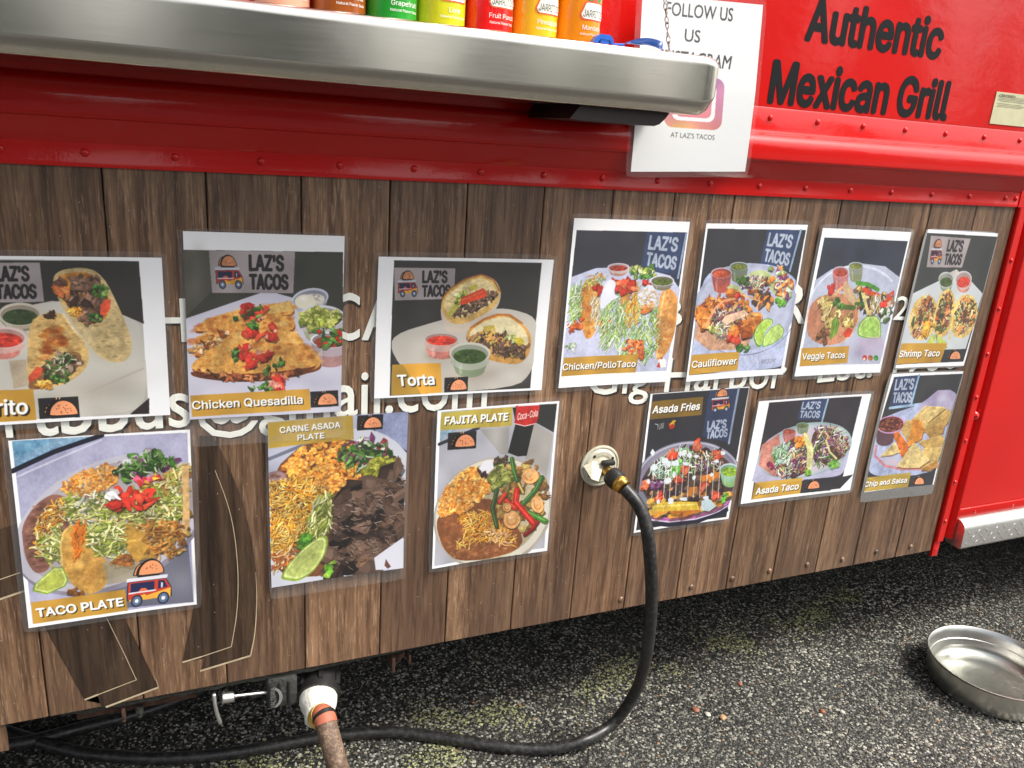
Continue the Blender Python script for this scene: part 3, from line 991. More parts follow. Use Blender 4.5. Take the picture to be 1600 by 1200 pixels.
# hinged cap flipped open to the left
bm = bmesh.new()
V8 = [(-.036, -.008, .006), (-.030, -.030, -.010), (-.018, -.034, -.014), (-.004, -.020, .004), (-.004, -.012, .012), (-.020, -.010, .013)]
o_ = [bm.verts.new(v) for v in V8]; i_ = [bm.verts.new((v[0] + .002, v[1] + .003, v[2] - .0035)) for v in V8]
bm.faces.new(o_); bm.faces.new(i_[::-1])
for i in range(6): bm.faces.new((o_[i], o_[(i + 1) % 6], i_[(i + 1) % 6], i_[i]))
frombm('flip_cap', bm, M['beige'], inlet)
bm = bmesh.new(); bm_box(bm, -.006, .018, -.026, -.014, .008, .017, .003)
frombm('cap_latch', bm, M['black_plastic'], inlet, smooth=True)

# underside brackets at the left
pb = at(205, 1112, .03)
for nm, x0, x1, y0, y1, z0, z1, mt in (
    ('cross_bar', -.45, -.28, .035, .045, -.600, -.5755, 'rust'),
    ('bracket_plate', pb.x - .012, pb.x - .007, .008, .034, -.600, -.5755, 'rust')):
    box(nm, x0, x1, y0, y1, z0, z1, M[mt], truck, bev=.001)
axis_lathe('bolt', [(0, .006), (.012, .006), (.0125, .004), (.020, .004)], (pb.x + .012, .022, -.585), (0, 0, -1), M['grime'], truck, seg=8)
pr = at(612, 1024, .03)
box('bracket_plate', pr.x - .004, pr.x + .002, .012, .05, -.610, -.581, M['rust'], truck, bev=.001)
box('bracket_plate', pr.x + .026, pr.x + .030, .012, .04, -.600, -.581, M['rust'], truck, bev=.001)
axis_lathe('bolt', [(0, .010), (.010, .010), (.013, .004), (.02, .004)], (pr.x + .012, .03, -.582), (0, 0, -1), M['rust'], truck, seg=6)
# grey stub that hangs at the far left
p_ = at(3, 1140, .0)
box('mud_flap_strip', p_.x - .05, p_.x + .004, .004, .009, -.605, -.5575, M['wood'], truck)

# slide valve with tee handle under the panel
vy = .012
va = at(452, 1078, vy)
valve = bpy.data.objects.new('slide_valve', None); col.objects.link(valve); valve.parent = truck; valve.location = va
vh = at(352, 1090, vy - .012) - va
ve = at(400, 1081, vy - .006) - va
bm = bmesh.new(); bm_box(bm, -.036, .012, -.010, .03, -.024, .034, .006)
bd = frombm('valve_body', bm, simple('dusty_black_valve', (.035, .036, .032), .8, vary=.6, vscale=200, bump=(140, .8, .003)), valve, smooth=True)
for k in range(3):
    bm = bmesh.new(); bm_box(bm, -.034 + k * .015, -.030 + k * .015, -.0125, -.0102, -.020, .026, .001)
    frombm('valve_rib', bm, M['black_plastic'], valve)
GR = simple('grey_mould_lettering', (.20, .20, .18), .7)
W_, T_, _ = glyphs('VALTERRA', .0, 1.0, True)
Vv = [(-.0275 - (b - .5) * .007 + 0, -.0132, -.019 + a * .040) for a, b in W_]
mesh('valve_lettering', Vv, [tuple(t) for t in T_], GR, valve)
Vv = []; Ff = []
for i in range(13):
    a = -1.2 + 2.4 * i / 12; wd = .0035 * math.cos(a * .9)
    for r_ in (.020 - wd, .020 + wd): Vv.append((-.030 + r_ * math.cos(a) * .75, -.0130, .0 + r_ * math.sin(a) * .95))
Ff = [(2 * i, 2 * i + 1, 2 * i + 3, 2 * i + 2) for i in range(12)]
mesh('valve_swoosh', Vv, Ff, GR, valve)
tube('valve_rod', [Vector((-.034, -.002, ve.z * .4)), vh + Vector((.010, 0, 0))], .0026, M['chrome'], valve, seg=8)
dv = (vh - Vector((-.034, -.002, ve.z * .4))).normalized()
axis_lathe('handle_socket', [(0, .0078), (.003, .0088), (.017, .0082), (.019, .0065), (.019, 0)], vh + dv * .006, -dv, M['chrome'], valve, seg=16)
g0 = at(334, 1084, vy - .012) - va; g1 = at(336, 1100, vy - .016) - va; g2 = at(339, 1114, vy - .018) - va; g3 = at(345, 1131, vy - .020) - va
V, F = tube_data(smooth_path([g0, g1, g2, g3], 5), [.0032] * 15 + [.0024], 10)
tg = mesh('tee_handle', V, F, M['chrome'], valve, smooth=True)
# drain outlet with black collar
do = at(500, 1062, .030)
dd = (at(499, 1112, -.040) - at(502, 1066, .012)).normalized()
axis_lathe('outlet_pipe', [(-.035, .031), (.018, .031), (.018, .034), (.034, .035), (.034, .028)], do, dd, M['black_plastic'], truck, seg=28)
for k in range(6):
    a = k * PI / 3
    n1 = dd.cross(Vector((1, 0, 0))).normalized(); n2 = dd.cross(n1)
    c = do + dd * .008 + (n1 * math.cos(a) + n2 * math.sin(a)) * .033
    V, F = tube_data([c - dd * .010, c + dd * .014], .0045, 6)
    mesh('outlet_lug', V, F, M['black_plastic'], truck)

# ================================================================ HOSES
# black hose from the inlet to the ground and away under the truck
HR = .0112
hp = []
def hpt(px, py, y): hp.append(at(px, py, y))
h0 = at(947, 735, -.020)
h1 = at(975, 762, -.066)
hpt(975, 762, -.066); hpt(993, 783, -.084); hpt(1005, 806, -.098); hpt(1012, 835, -.110); hpt(1017, 880, -.118); hpt(1019, 930, -.112); hpt(1015, 985, -.095); hpt(1006, 1040, -.062); hpt(990, 1085, -.035)
for px, py in ((958, 1130), (910, 1158), (850, 1170), (787, 1167), (725, 1158), (662, 1149), (600, 1144), (505, 1152), (410, 1169), (325, 1181), (250, 1185), (175, 1182), (110, 1172), (40, 1152), (-60, 1118)):
    t = {958: .028, 910: .014}.get(px, .0)
    hp.append(atz(px, py, GROUND + HR + .001 + t))
hose = thing('garden_hose', 'thick black rubber hose curving from the brass fitting on the wall down to the asphalt', 'hose', hp[0])
pth = smooth_path(hp, 8)
# loose ripples of a real hose, none where it is clamped
pth = [p + Vector((math.sin(i * .13) * .0012, 0, 0)) * min(1, i / 40) for i, p in enumerate(pth)]
tube('hose_tube', pth, HR, M['rubber'], hose, seg=20, loc=hp[0])
ad = (h1 - h0).normalized()
L_ = (h1 - h0).length
O = h0 - Vector(hp[0])
axis_lathe('inlet_nipple', [(0, .0095), (.010, .0095), (.010, .0115), (.016, .0115)], O, ad, M['brass'], hose, seg=16)
axis_lathe('black_coupling', [(.012, .0120), (.013, .0160), (.017, .0172), (.026, .0178), (.033, .0172), (.035, .0150), (.0352, .011)], O, ad, M['black_plastic'], hose, seg=24)
axis_lathe('brass_ferrule', [(.0345, .0150), (.037, .0158), (.040, .0158), (.042, .0138), (.050, .0134), (L_ - .004, .0126), (L_ + .002, .0124), (L_ + .002, .010)], O, ad, M['brass'], hose, seg=20)
# second dark hose at the left edge that runs back under the truck
q = [atz(px, py, GROUND + .014) for px, py in ((-160, 1196), (-60, 1176), (0, 1165), (40, 1160), (85, 1149), (125, 1138), (170, 1127), (212, 1116), (260, 1100), (320, 1075))]
h2 = thing('supply_hose', 'second dark hose entering from the left edge and running back under the rusty bracket', 'hose', q[0])
tube('hose_tube', smooth_path(q, 6), .0120, M['rubber'], h2, seg=16, loc=q[0])

# white taped adapter and braided drain hose
D0 = do + dd * .026
drain = thing('drain_hose', 'brown braided drain hose with white taped cone, yellow and orange bands below the valve', 'hose', D0)
axis_lathe('taped_adapter', [(0, .0275), (.004, .0300), (.012, .0308), (.022, .0300), (.030, .0270), (.040, .0215), (.052, .0200), (.054, .018)], (0, 0, 0), dd, M['tape'], drain, seg=28, wob=.02)
e1 = at(505, 1118, -.055); e2 = at(512, 1140, -.075); e3 = at(520, 1170, -.095); e4 = at(530, 1205, -.11); e5 = at(545, 1250, -.12); e6 = at(560, 1310, -.11)
pa = [Vector(D0) + dd * .050, e1, e2, e3, e4, e5, Vector((e6.x, e6.y, GROUND + .018)), Vector((e6.x + .10, e6.y - .16, GROUND + .016)), Vector((e6.x + .35, e6.y - .45, GROUND + .016))]
pp = smooth_path(pa, 10)
def sub(a, b): return pp[a:b]
tube('yellow_band', sub(2, 9), .0188, M['yellow'], drain, seg=20, loc=D0)
tube('orange_sleeve', sub(8, 18), .0180, M['orange'], drain, seg=20, loc=D0)
tube('black_clamp', sub(11, 14), .0192, M['black_plastic'], drain, seg=20, loc=D0)
tube('braided_tube', sub(15, len(pp)), .0168, M['braid'], drain, seg=20, loc=D0)

# ================================================================ BOWL OF WATER
BC = Vector((1.413, -.139, GROUND))
R1, R0, BH = .1405, .130, .066
bowl = thing('water_bowl', 'round stainless steel pet bowl holding shallow water on the asphalt', 'bowl', BC)
prof = [(.000, .002), (.000, R0 - .012), (.002, R0 - .004), (.008, R0), (BH * .6, R0 + .004), (BH - .006, R1 - .006), (BH - .001, R1 - .0015), (BH + .0012, R1 - .0002), (BH + .0012, R1 - .003), (BH - .002, R1 - .0062), (BH - .010, R1 - .0095), (BH * .60, R0 - .002), (BH * .58, R0 - .0035), (BH * .3, R0 - .0065), (.012, R0 - .012), (.007, R0 - .022), (.0045, R0 - .034), (.0045, .0008)]
axis_lathe('bowl_shell', [(d, r) for d, r in prof], (0, 0, 0), (0, 0, 1), M['bowl'], bowl, seg=80)
Rw = R0 - .0075
V = [(Rw * math.cos(2 * PI * k / 64), Rw * math.sin(2 * PI * k / 64), .024) for k in range(64)]
wt = mesh('water', V, [tuple(range(64))], M['water'])
wt.location = BC
tag(wt, 'clear shallow water standing in the steel bowl', 'water')

# ================================================================ BOTTLES ON THE SHELF
def bottle(cx, cy, sc_, c, flavour, label, logo=True, txt=(1, 1, 1), clear=False, turn=0.0):
    """tall glass soda bottle, body radius .0318"""
    z0 = SZT + .0006
    root = thing('soda_bottle', label, 'bottle', (cx, cy, z0), 'soda bottles lined up on the steel shelf')
    R = .0318 * sc_
    sh = [(0, R * .80), (.0015, R * .92), (.005, R * .985), (.009, R), (.128, R), (.140, R * .985), (.153, R * .90), (.168, R * .70), (.185, R * .52), (.205, R * .43), (.232, R * .40), (.236, R * .45), (.243, R * .45), (.245, R * .40)]
    axis_lathe('glass', sh, (0, 0, 0), (0, 0, 1), soda_mat('soda', c) if not clear else CLEARB, root, seg=40)
    axis_lathe('crown_cap', [(.239, R * .50), (.241, R * .52), (.246, R * .48), (.248, R * .40), (.248, 0)], (0, 0, 0), (0, 0, 1), CAPM, root, seg=21)
    # stippled foot ring
    V, F = [], []
    for k in range(90):
        a = -PI / 2 + (k - 45) * .045 + turn
        i0 = len(V); h = .0009; z = .0045 + .002 * (k % 2)
        for da, dz in ((-.010, -h), (.010, -h), (.010, h), (-.010, h)):
            V.append(((R + .0004) * math.cos(a + da), (R + .0004) * math.sin(a + da), z + dz))
        F.append((i0, i0 + 1, i0 + 2, i0 + 3))
    sp = mesh('foot_stipple', V, F, STIP, root); sp['kind'] = 'stuff'
    def wrap(name, s, zc, cap, mat, bold, dr, width=None):
        W, T, ar = glyphs(s, 0., 1.0, True)
        wd = width if width else ar * cap
        V = []
        for a_, b_ in W:
            th = -PI / 2 + .30 + turn + (a_ - .5) * wd / R
            V.append(((R + dr) * math.cos(th), (R + dr) * math.sin(th), zc + (b_ - .5) * cap))
        return mesh(name, V, [tuple(t) for t in T], mat, root)
    def patch(name, hw, z0_, z1_, mat, dr, rnd=.004, top=1.0):
        V, F = [], []
        n = 16
        for k in range(n + 1):
            u = -hw + 2 * hw * k / n
            e = max(0, abs(u) - (hw - rnd)) / rnd
            cut = rnd * (1 - math.sqrt(max(0, 1 - e * e)))
            th = -PI / 2 + .30 + turn + u / R
            V += [((R + dr) * math.cos(th), (R + dr) * math.sin(th), z0_ + cut), ((R + dr) * math.cos(th - u * (1 - top) / R), (R + dr) * math.sin(th - u * (1 - top) / R), z1_ - cut)]
        for k in range(n): F.append((2 * k, 2 * k + 2, 2 * k + 3, 2 * k + 1))
        return mesh(name, V, F, mat, root)
    if flavour:
        wrap('flavour_lettering', flavour, .0245, .0056, TXT, .02, .0007)
        wrap('flavour_lettering', 'Natural Flavor Soda', .0165, .0030, TXT, .01, .0007)
    if logo:
        patch('logo_border', .0215, .0335, .0560, LG_O, .0006, .006, .8)
        patch('logo_panel', .0195, .0350, .0545, LG_W, .0009, .005, .8)
        wrap('logo_lettering', 'JARRITOS', .0415, .0088, LG_G, .02, .0012, .034)
        patch('logo_fruit', .0050, .0560, .0720, LG_O, .0006, .004)
        patch('logo_leaf', .0130, .0570, .0640, LG_L, .0004, .003)
    return root
TXT = simple('white_glass_print', (.80, .80, .76), .5, vary=.02)
STIP = simple('pale_stipple', (.75, .75, .70), .3)
LG_O = simple('orange_red_label', (.80, .10, .03), .5)
LG_W = simple('white_label', (.85, .80, .72), .5)
LG_G = simple('dark_green_print', (.01, .06, .03), .5)
LG_L = simple('green_leaf_print', (.02, .30, .10), .5)
CAPM = simple('bottle_cap', (.55, .50, .42), .4, metal=.6)
kk = N('clear_water_bottle'); kk.b.inputs['Base Color'].default_value = (.86, .88, .88, 1); kk.set(Roughness=.12); kk.b.inputs['Transmission Weight'].default_value = .6
CLEARB = kk.m
BY = -.070
for px, py, c, fl_, lab, clr, lg in (
    (330, 2, (.80, .80, .78), None, 'leftmost clear bottle with no colour', True, False),
    (430, 16, (.72, .33, .22), 'Guava', 'pale pink soda bottle, left of the brown one', False, True),
    (522, 26, (.30, .075, .012), 'Tamarind', 'dark brown soda bottle between the pink and the green one', False, True),
    (606, 37, (.02, .30, .03), 'Grapefruit', 'green soda bottle lettered Grapefruit', False, True),
    (684, 48, (.62, .60, .02), 'Lime', 'yellow green soda bottle lettered Lime', False, True),
    (761, 56, (.85, .012, .012), 'Fruit Punch', 'bright red soda bottle lettered Fruit Punch', False, True),
    (833, 65, (.95, .50, .02), 'Pineapple', 'golden yellow soda bottle lettered Pineapple', False, True),
    (902, 72, (1.0, .30, .01), 'Mandarin', 'bright orange soda bottle lettered Mandarin, rightmost of the row', False, True)):
    p = at(px, py, BY - .031)
    bottle(p.x + .012, BY, 1.0, c, fl_, lab, lg, clear=clr)

# blue plastic spoons lying on the shelf behind the bottles' end
def blue_piece(name, pts, label, th=.010):
    base = pts[0]
    root = thing(name, label, 'spoon', base, 'blue plastic spoons on the shelf end')
    return root
def spoon(px0, py0, px1, py1, y0, y1, wd, lift, label):
    a = at(px0, py0, y0); b = at(px1, py1, y1)
    a.z = SZT + .002
    b.z = SZT + lift
    root = thing('plastic_spoon', label, 'spoon', a)
    d = b - a; n_ = Vector((-d.y, d.x, 0)).normalized(); L = d.length
    bm = bmesh.new(); rows = []
    for i in range(15):
        t = i / 14
        hw = wd * (.35 + .65 * math.sin(min(1, t * 1.15) * PI * .5)) * (1 if t < .8 else math.sqrt(max(.02, 1 - ((t - .8) / .2) ** 2)))
        row = []
        for j in range(7):
            s_ = -1 + 2 * j / 6
            sag = (1 - s_ * s_) * .007 * (1 if t > .35 else t / .35)
            row.append(bm.verts.new(d * t + n_ * (s_ * hw) + Vector((0, 0, .004 + .006 * math.sin(t * PI) - sag + .004))))
        rows.append(row)
    for r1, r2 in zip(rows[:-1], rows[1:]):
        for j in range(6): bm.faces.new((r1[j], r1[j + 1], r2[j + 1], r2[j]))
    r = bmesh.ops.extrude_face_region(bm, geom=list(bm.faces))
    for v in r['geom']:
        if isinstance(v, bmesh.types.BMVert): v.co.z += .0012
    frombm('spoon_bowl', bm, M['blue'], root, smooth=True)
    tube('spoon_handle', [Vector((0, 0, .006)), -d.normalized() * .05 + Vector((0, 0, .005))], .0028, M['blue'], root, seg=8)
spoon(975, 80, 1035, 76, -.110, -.125, .0110, .005, 'blue plastic spoon lying near the shelf end by the chain')
# short blue grip standing at the foot of the orange bottle
p = at(938, 70, -.118); p.z = SZT + .0005
grip = thing('plastic_clip', 'blue plastic clip standing on the shelf at the foot of the orange bottle', 'clip', p)
bm = bmesh.new()
pts = [(-.016, 0), (-.008, .013), (-.003, .0165), (.012, .0165), (.0165, .012), (.020, 0), (.016, .0), (.012, .010), (-.002, .011), (-.010, 0)]
f_ = [bm.verts.new((x, -.004, z)) for x, z in pts]; b_ = [bm.verts.new((x, .008, z)) for x, z in pts]
bm.faces.new(f_); bm.faces.new(b_[::-1])
for i in range(len(pts)): bm.faces.new((f_[i], f_[(i + 1) % len(pts)], b_[(i + 1) % len(pts)], b_[i]))
frombm('clip_arch', bm, M['blue'], grip)
box('clip_bar', -.0015, .0115, -.003, .007, .0005, .0108, M['blue'], grip)

# ================================================================ PRINTED POSTERS (laminated sheets)
# Each sheet's print is painted into a pixel buffer: flat ink only, no light or shade of the place.
class Art:
    PPM = 2450.0
    def __init__(s, corners, org, sc_, w=None, h=None, y=-.003, quad=None):
        """corners: photo pixels of the paper TL, TR, BR, BL (None where out of frame); org, sc_: crop frame used for tracing"""
        W = [None if c is None else atv(np.array(c, float), y)[[0, 2]] for c in corners]
        if W[0] is None or W[3] is None:
            up = W[1] - W[2]; up /= np.linalg.norm(up); rt = np.array([up[1], -up[0]])
            W[0] = W[1] - rt * w; W[3] = W[2] - rt * w
        W = np.array(W)
        s.c = W.mean(0)
        rt = (W[1] - W[0] + W[2] - W[3]); s.w = np.linalg.norm(rt) / 2; rt /= np.linalg.norm(rt)
        s.h = (np.linalg.norm(W[0] - W[3]) + np.linalg.norm(W[1] - W[2])) / 2
        s.ang = math.atan2(rt[1], rt[0]); s.y = y
        s.R = np.array([[rt[0], rt[1]], [-rt[1], rt[0]]])
        s.org = np.array(org, float); s.sc = sc_
        s.pw = int(s.w * s.PPM); s.ph = int(s.h * s.PPM)
        s.a = np.empty((s.ph, s.pw, 3), np.float32); s.a[:] = (246, 246, 247)
        q = s.T([(0, 0), (100, 0)]) if quad is None else quad
        c0 = (np.array([(corners[1][0] - org[0]) * sc_, (corners[1][1] - org[1]) * sc_]))
        q = s.T([c0, c0 + (100, 0), c0 + (0, 100)])
        s.k = (np.linalg.norm(q[1] - q[0]) + np.linalg.norm(q[2] - q[0])) / 200
        s.clip = None
    def T(s, pts):
        P = np.asarray(pts, float).reshape(-1, 2) / s.sc + s.org
        W = atv(P, s.y)[:, [0, 2]] - s.c
        L = W @ s.R.T
        return np.stack([(L[:, 0] / s.w + .5) * s.pw, (.5 - L[:, 1] / s.h) * s.ph], 1)
    def _bb(s, Q, m=1):
        x0 = max(0, int(Q[:, 0].min() - m)); x1 = min(s.pw, int(Q[:, 0].max() + m + 2))
        y0 = max(0, int(Q[:, 1].min() - m)); y1 = min(s.ph, int(Q[:, 1].max() + m + 2))
        return x0, x1, y0, y1
    def _mask(s, Q):
        x0, x1, y0, y1 = s._bb(Q)
        if x1 <= x0 or y1 <= y0: return None
        X, Y = np.meshgrid(np.arange(x0, x1) + .5, np.arange(y0, y1) + .5)
        m = np.zeros(X.shape, bool)
        n = len(Q)
        for i in range(n):
            xa, ya = Q[i]; xb, yb = Q[(i + 1) % n]
            if ya == yb: continue
            c = (ya > Y) != (yb > Y)
            m ^= c & (X < (xb - xa) * (Y - ya) / (yb - ya) + xa)
        return x0, x1, y0, y1, m
    def _put(s, r, c, al):
        x0, x1, y0, y1, m = r
        m = m * al
        if s.clip is not None: m = m * s.clip[y0:y1, x0:x1]
        v = s.a[y0:y1, x0:x1]
        v += (np.asarray(c, np.float32) - v) * m[..., None]
    def polyp(s, Q, c, al=1.):
        r = s._mask(np.asarray(Q, float))
        if r is not None: s._put(r, c, al)
    def poly(s, pts, c, al=1.):
        P_ = np.asarray(pts, float)
        if 8 <= len(P_) < 22:                    # round off hand-drawn outlines
            for _ in range(2):
                N_ = np.roll(P_, -1, 0)
                P_ = np.stack([P_ * .78 + N_ * .22, P_ * .22 + N_ * .78], 1).reshape(-1, 2)
        s.polyp(s.T(P_), c, al)
    def setclip(s, pts=None):
        if pts is None: s.clip = None; return
        r = s._mask(s.T(pts)); s.clip = np.zeros((s.ph, s.pw), np.float32)
        s.clip[r[2]:r[3], r[0]:r[1]] = r[4]
    def ring(s, cx, cy, rx, ry, rot=0, n=40, a0=0, a1=2 * PI, wob=0):
        t = np.linspace(a0, a1, n, endpoint=(a1 - a0) < 6.2)
        k = 1 + (wob * np.interp(t, np.linspace(a0, a1, 14), rng.uniform(-1, 1, 14)) if wob else 0)
        x = rx * np.cos(t) * k; y = ry * np.sin(t) * k; r = math.radians(rot)
        return np.stack([cx + x * math.cos(r) - y * math.sin(r), cy + x * math.sin(r) + y * math.cos(r)], 1)
    def ell(s, cx, cy, rx, ry, c, rot=0, al=1., wob=0): s.poly(s.ring(cx, cy, rx, ry, rot, wob=wob), c, al)
    def soft(s, cx, cy, rx, ry, c, al=1., rot=0):
        Q = s.T(s.ring(cx, cy, rx * 1.6, ry * 1.6, rot)); x0, x1, y0, y1 = s._bb(Q)
        if x1 <= x0 or y1 <= y0: return
        ce = s.T([(cx, cy)])[0]
        e1 = s.T([(cx + rx * math.cos(math.radians(rot)), cy + rx * math.sin(math.radians(rot)))])[0] - ce
        e2 = s.T([(cx - ry * math.sin(math.radians(rot)), cy + ry * math.cos(math.radians(rot)))])[0] - ce
        Mi = np.linalg.inv(np.stack([e1, e2], 1))
        X, Y = np.meshgrid(np.arange(x0, x1) + .5, np.arange(y0, y1) + .5)
        u = Mi[0, 0] * (X - ce[0]) + Mi[0, 1] * (Y - ce[1]); v = Mi[1, 0] * (X - ce[0]) + Mi[1, 1] * (Y - ce[1])
        s._put((x0, x1, y0, y1, np.exp(-(u * u + v * v) * 1.6)), c, al)
    def linep(s, Q, w_, c, al=1.):
        x0, x1, y0, y1 = s._bb(Q, w_)
        if x1 <= x0 or y1 <= y0: return
        X, Y = np.meshgrid(np.arange(x0, x1) + .5, np.arange(y0, y1) + .5)
        d = np.full(X.shape, 1e9)
        for i in range(len(Q) - 1):
            a = Q[i]; b = Q[i + 1]; ab = b - a; L = max(1e-6, ab @ ab)
            t = np.clip(((X - a[0]) * ab[0] + (Y - a[1]) * ab[1]) / L, 0, 1)
            d = np.minimum(d, np.hypot(X - a[0] - t * ab[0], Y - a[1] - t * ab[1]))
        s._put((x0, x1, y0, y1, np.clip(w_ / 2 - d + .5, 0, 1)), c, al)
    def line(s, pts, w_, c, al=1.): s.linep(s.T(pts), w_ * s.k, c, al)
    def sample(s, reg, n):
        r = s._mask(s.T(reg))
        if r is None: return np.zeros((0, 2))
        ys, xs = np.nonzero(r[4])
        if len(xs) == 0: return np.zeros((0, 2))
        i = rng.integers(0, len(xs), n)
        return np.stack([xs[i] + r[0] + rng.random(n), ys[i] + r[2] + rng.random(n)], 1)
    def shreds(s, reg, n, L, w_, pal, ang=None, spread=PI, curl=.5, sh=.35):
        L *= s.k; w_ = max(1.1, w_ * s.k)
        for p in s.sample(reg, n):
            a = (rng.uniform(0, PI) if ang is None else math.radians(ang) + rng.uniform(-spread, spread))
            l = L * rng.uniform(.5, 1.2); b = rng.uniform(-curl, curl)
            d = np.array([math.cos(a), math.sin(a)]); nn = np.array([-d[1], d[0]])
            Q = np.array([p - d * l / 2, p + nn * l * b * .35, p + d * l / 2])
            c = np.array(pal[rng.integers(len(pal))], float) * rng.uniform(.85, 1.12)
            if sh: s.linep(Q + (w_ * .3, w_ * .7), w_ * 1.2, c * .35, sh)
            s.linep(Q, w_ * rng.uniform(.7, 1.3), np.minimum(c, 252))
    def bits(s, reg, n, size, pal, asp=1.6, sh=.5, hi=.35, order=True):
        size *= s.k
        P_ = s.sample(reg, n)
        if order: P_ = P_[np.argsort(P_[:, 1])]
        for p in P_:
            r = size * rng.uniform(.55, 1.25); a0 = rng.uniform(0, 2 * PI); asx = rng.uniform(1, asp)
            t = np.sort(rng.uniform(0, 2 * PI, 7)) if n < 400 else np.linspace(0, 2 * PI, 6)[:-1]
            rr = r * rng.uniform(.75, 1.1, len(t))
            x = rr * np.cos(t) * asx; y = rr * np.sin(t) / asx ** .5
            ca, sa = math.cos(a0), math.sin(a0)
            Q = np.stack([p[0] + x * ca - y * sa, p[1] + x * sa + y * ca], 1)
            c = np.array(pal[rng.integers(len(pal))], float) * rng.uniform(.82, 1.12)
            if sh: s.polyp(Q + (r * .12, r * .38), c * .28, sh)
            s.polyp(Q, np.minimum(c, 252))
            if hi: s.polyp((Q - p) * .5 + p - (r * .12, r * .22), np.minimum(c * 1.35 + 18, 255), hi)
    def mottle(s, reg, n, size, pal, al=.4):
        for p in s.sample(reg, n):
            c = pal[rng.integers(len(pal))]
            r = size * s.k * rng.uniform(.4, 1.2)
            t = np.linspace(0, 2 * PI, 9)[:-1]; rr = r * rng.uniform(.6, 1.2, 8)
            s.polyp(np.stack([p[0] + rr * np.cos(t) * 1.4, p[1] + rr * np.sin(t) * .8], 1), c, al * rng.uniform(.4, 1))
    def text(s, t, A, B, C_, c, sh=None, bold=.0, sans=True):
        W, Tt, _ = glyphs(t, 0., 1.0, sans)
        A = s.T([A])[0]; B = s.T([B])[0]; U = B - A; V = s.T([C_])[0] - A
        def go(off, cc):
            P_ = A + off + W[:, :1] * U + W[:, 1:2] * V
            e_ = bold * np.linalg.norm(V) * 1.15
            x0, x1, y0, y1 = s._bb(P_, e_ + 1)
            if x1 <= x0 or y1 <= y0: return
            K = 2
            m = np.zeros(((y1 - y0) * K, (x1 - x0) * K), np.float32)
            Pk = (P_ - (x0, y0)) * K
            for a, b, d in Tt:
                q = Pk[[a, b, d]]
                mx0 = max(0, int(q[:, 0].min())); mx1 = min(m.shape[1], int(q[:, 0].max()) + 2)
                my0 = max(0, int(q[:, 1].min())); my1 = min(m.shape[0], int(q[:, 1].max()) + 2)
                if mx1 <= mx0 or my1 <= my0: continue
                X, Y = np.meshgrid(np.arange(mx0, mx1) + .5, np.arange(my0, my1) + .5)
                e = [(q[(i + 1) % 3][0] - q[i][0]) * (Y - q[i][1]) - (q[(i + 1) % 3][1] - q[i][1]) * (X - q[i][0]) for i in range(3)]
                m[my0:my1, mx0:mx1] += ((e[0] >= 0) & (e[1] >= 0) & (e[2] >= 0)) | ((e[0] <= 0) & (e[1] <= 0) & (e[2] <= 0))
            m = np.minimum(m, 1)
            if bold > 0:
                r_ = e_ * K; m0 = m.copy()
                for k in range(12):
                    dx, dy = int(round(r_ * math.cos(k * PI / 6))), int(round(r_ * math.sin(k * PI / 6)))
                    m = np.maximum(m, np.roll(np.roll(m0, dy, 0), dx, 1))
            m = m.reshape(y1 - y0, K, x1 - x0, K).mean((1, 3))
            s._put((x0, x1, y0, y1, m), cc, 1.)
        if sh is not None:
            o = np.linalg.norm(V) * .11
            go(np.array([o, o]), sh)
        go(np.zeros(2), c)
    # ---- recurring printed things
    def sh_taco(s, o, u, v, box=True):
        """little taco emblem; o = bottom-left, u = to bottom-right, v = to top-left (crop pixels)"""
        o = np.array(o, float); u = np.array(u, float); v = np.array(v, float)
        M_ = lambda L: [o + u * a + v * b for a, b in L]
        if box: s.poly(M_([(0, 0), (1, 0), (1, 1), (0, 1)]), (48, 44, 46))
        arc = lambda cx, cy, rx, ry, a0, a1, n=18: [(cx + rx * math.cos(t), cy + ry * math.sin(t)) for t in np.linspace(a0, a1, n)]
        s.poly(M_(arc(.38, .14, .27, .68, PI, 0)), (20, 16, 18))
        s.poly(M_(arc(.37, .15, .24, .62, PI, 0)), (236, 158, 112))
        s.poly(M_(arc(.56, .12, .41, .80, PI, 0)), (24, 18, 20))
        for t in np.linspace(.95 * PI, .55 * PI, 6):
            s.poly(M_(arc(.53 + .40 * math.cos(t), .12 + .80 * math.sin(t), .035, .05, 0, 2 * PI, 8)), (24, 18, 20))
        s.poly(M_(arc(.61, .14, .345, .69, PI, 0)), (243, 167, 120))
        for k in range(15):
            t = rng.uniform(.12, .88) * PI; q = rng.uniform(.2, .85)
            s.poly(M_(arc(.61 + .32 * q * math.cos(t), .17 + .58 * q * math.sin(t), .017, .026, 0, 2 * PI, 6)), (120, 50, 30))
        for a in (.44, .52):
            s.poly(M_([(a, .90), (a + .03, .90), (a + .035, 1.0), (a + .005, 1.0)]), (240, 200, 160))
    def sh_van(s, o, u, v, dim=1.):
        o = np.array(o, float); u = np.array(u, float); v = np.array(v, float)
        M_ = lambda L: [o + u * a + v * b for a, b in L]
        arc = lambda cx, cy, rx, ry, a0, a1, n=18: [(cx + rx * math.cos(t), cy + ry * math.sin(t)) for t in np.linspace(a0, a1, n)]
        D = lambda c: tuple(x * dim for x in c)
        s.poly(M_([(.22, .60), (.72, .60), (.66, .70), (.26, .70)]), D((40, 34, 44)))
        s.poly(M_(arc(.36, .66, .22, .30, PI, 0)), D((30, 24, 26))); s.poly(M_(arc(.355, .67, .19, .27, PI, 0)), D((236, 160, 110)))
        s.poly(M_(arc(.50, .65, .30, .36, PI, 0)), D((30, 24, 26))); s.poly(M_(arc(.52, .665, .26, .31, PI, 0)), D((240, 165, 115)))
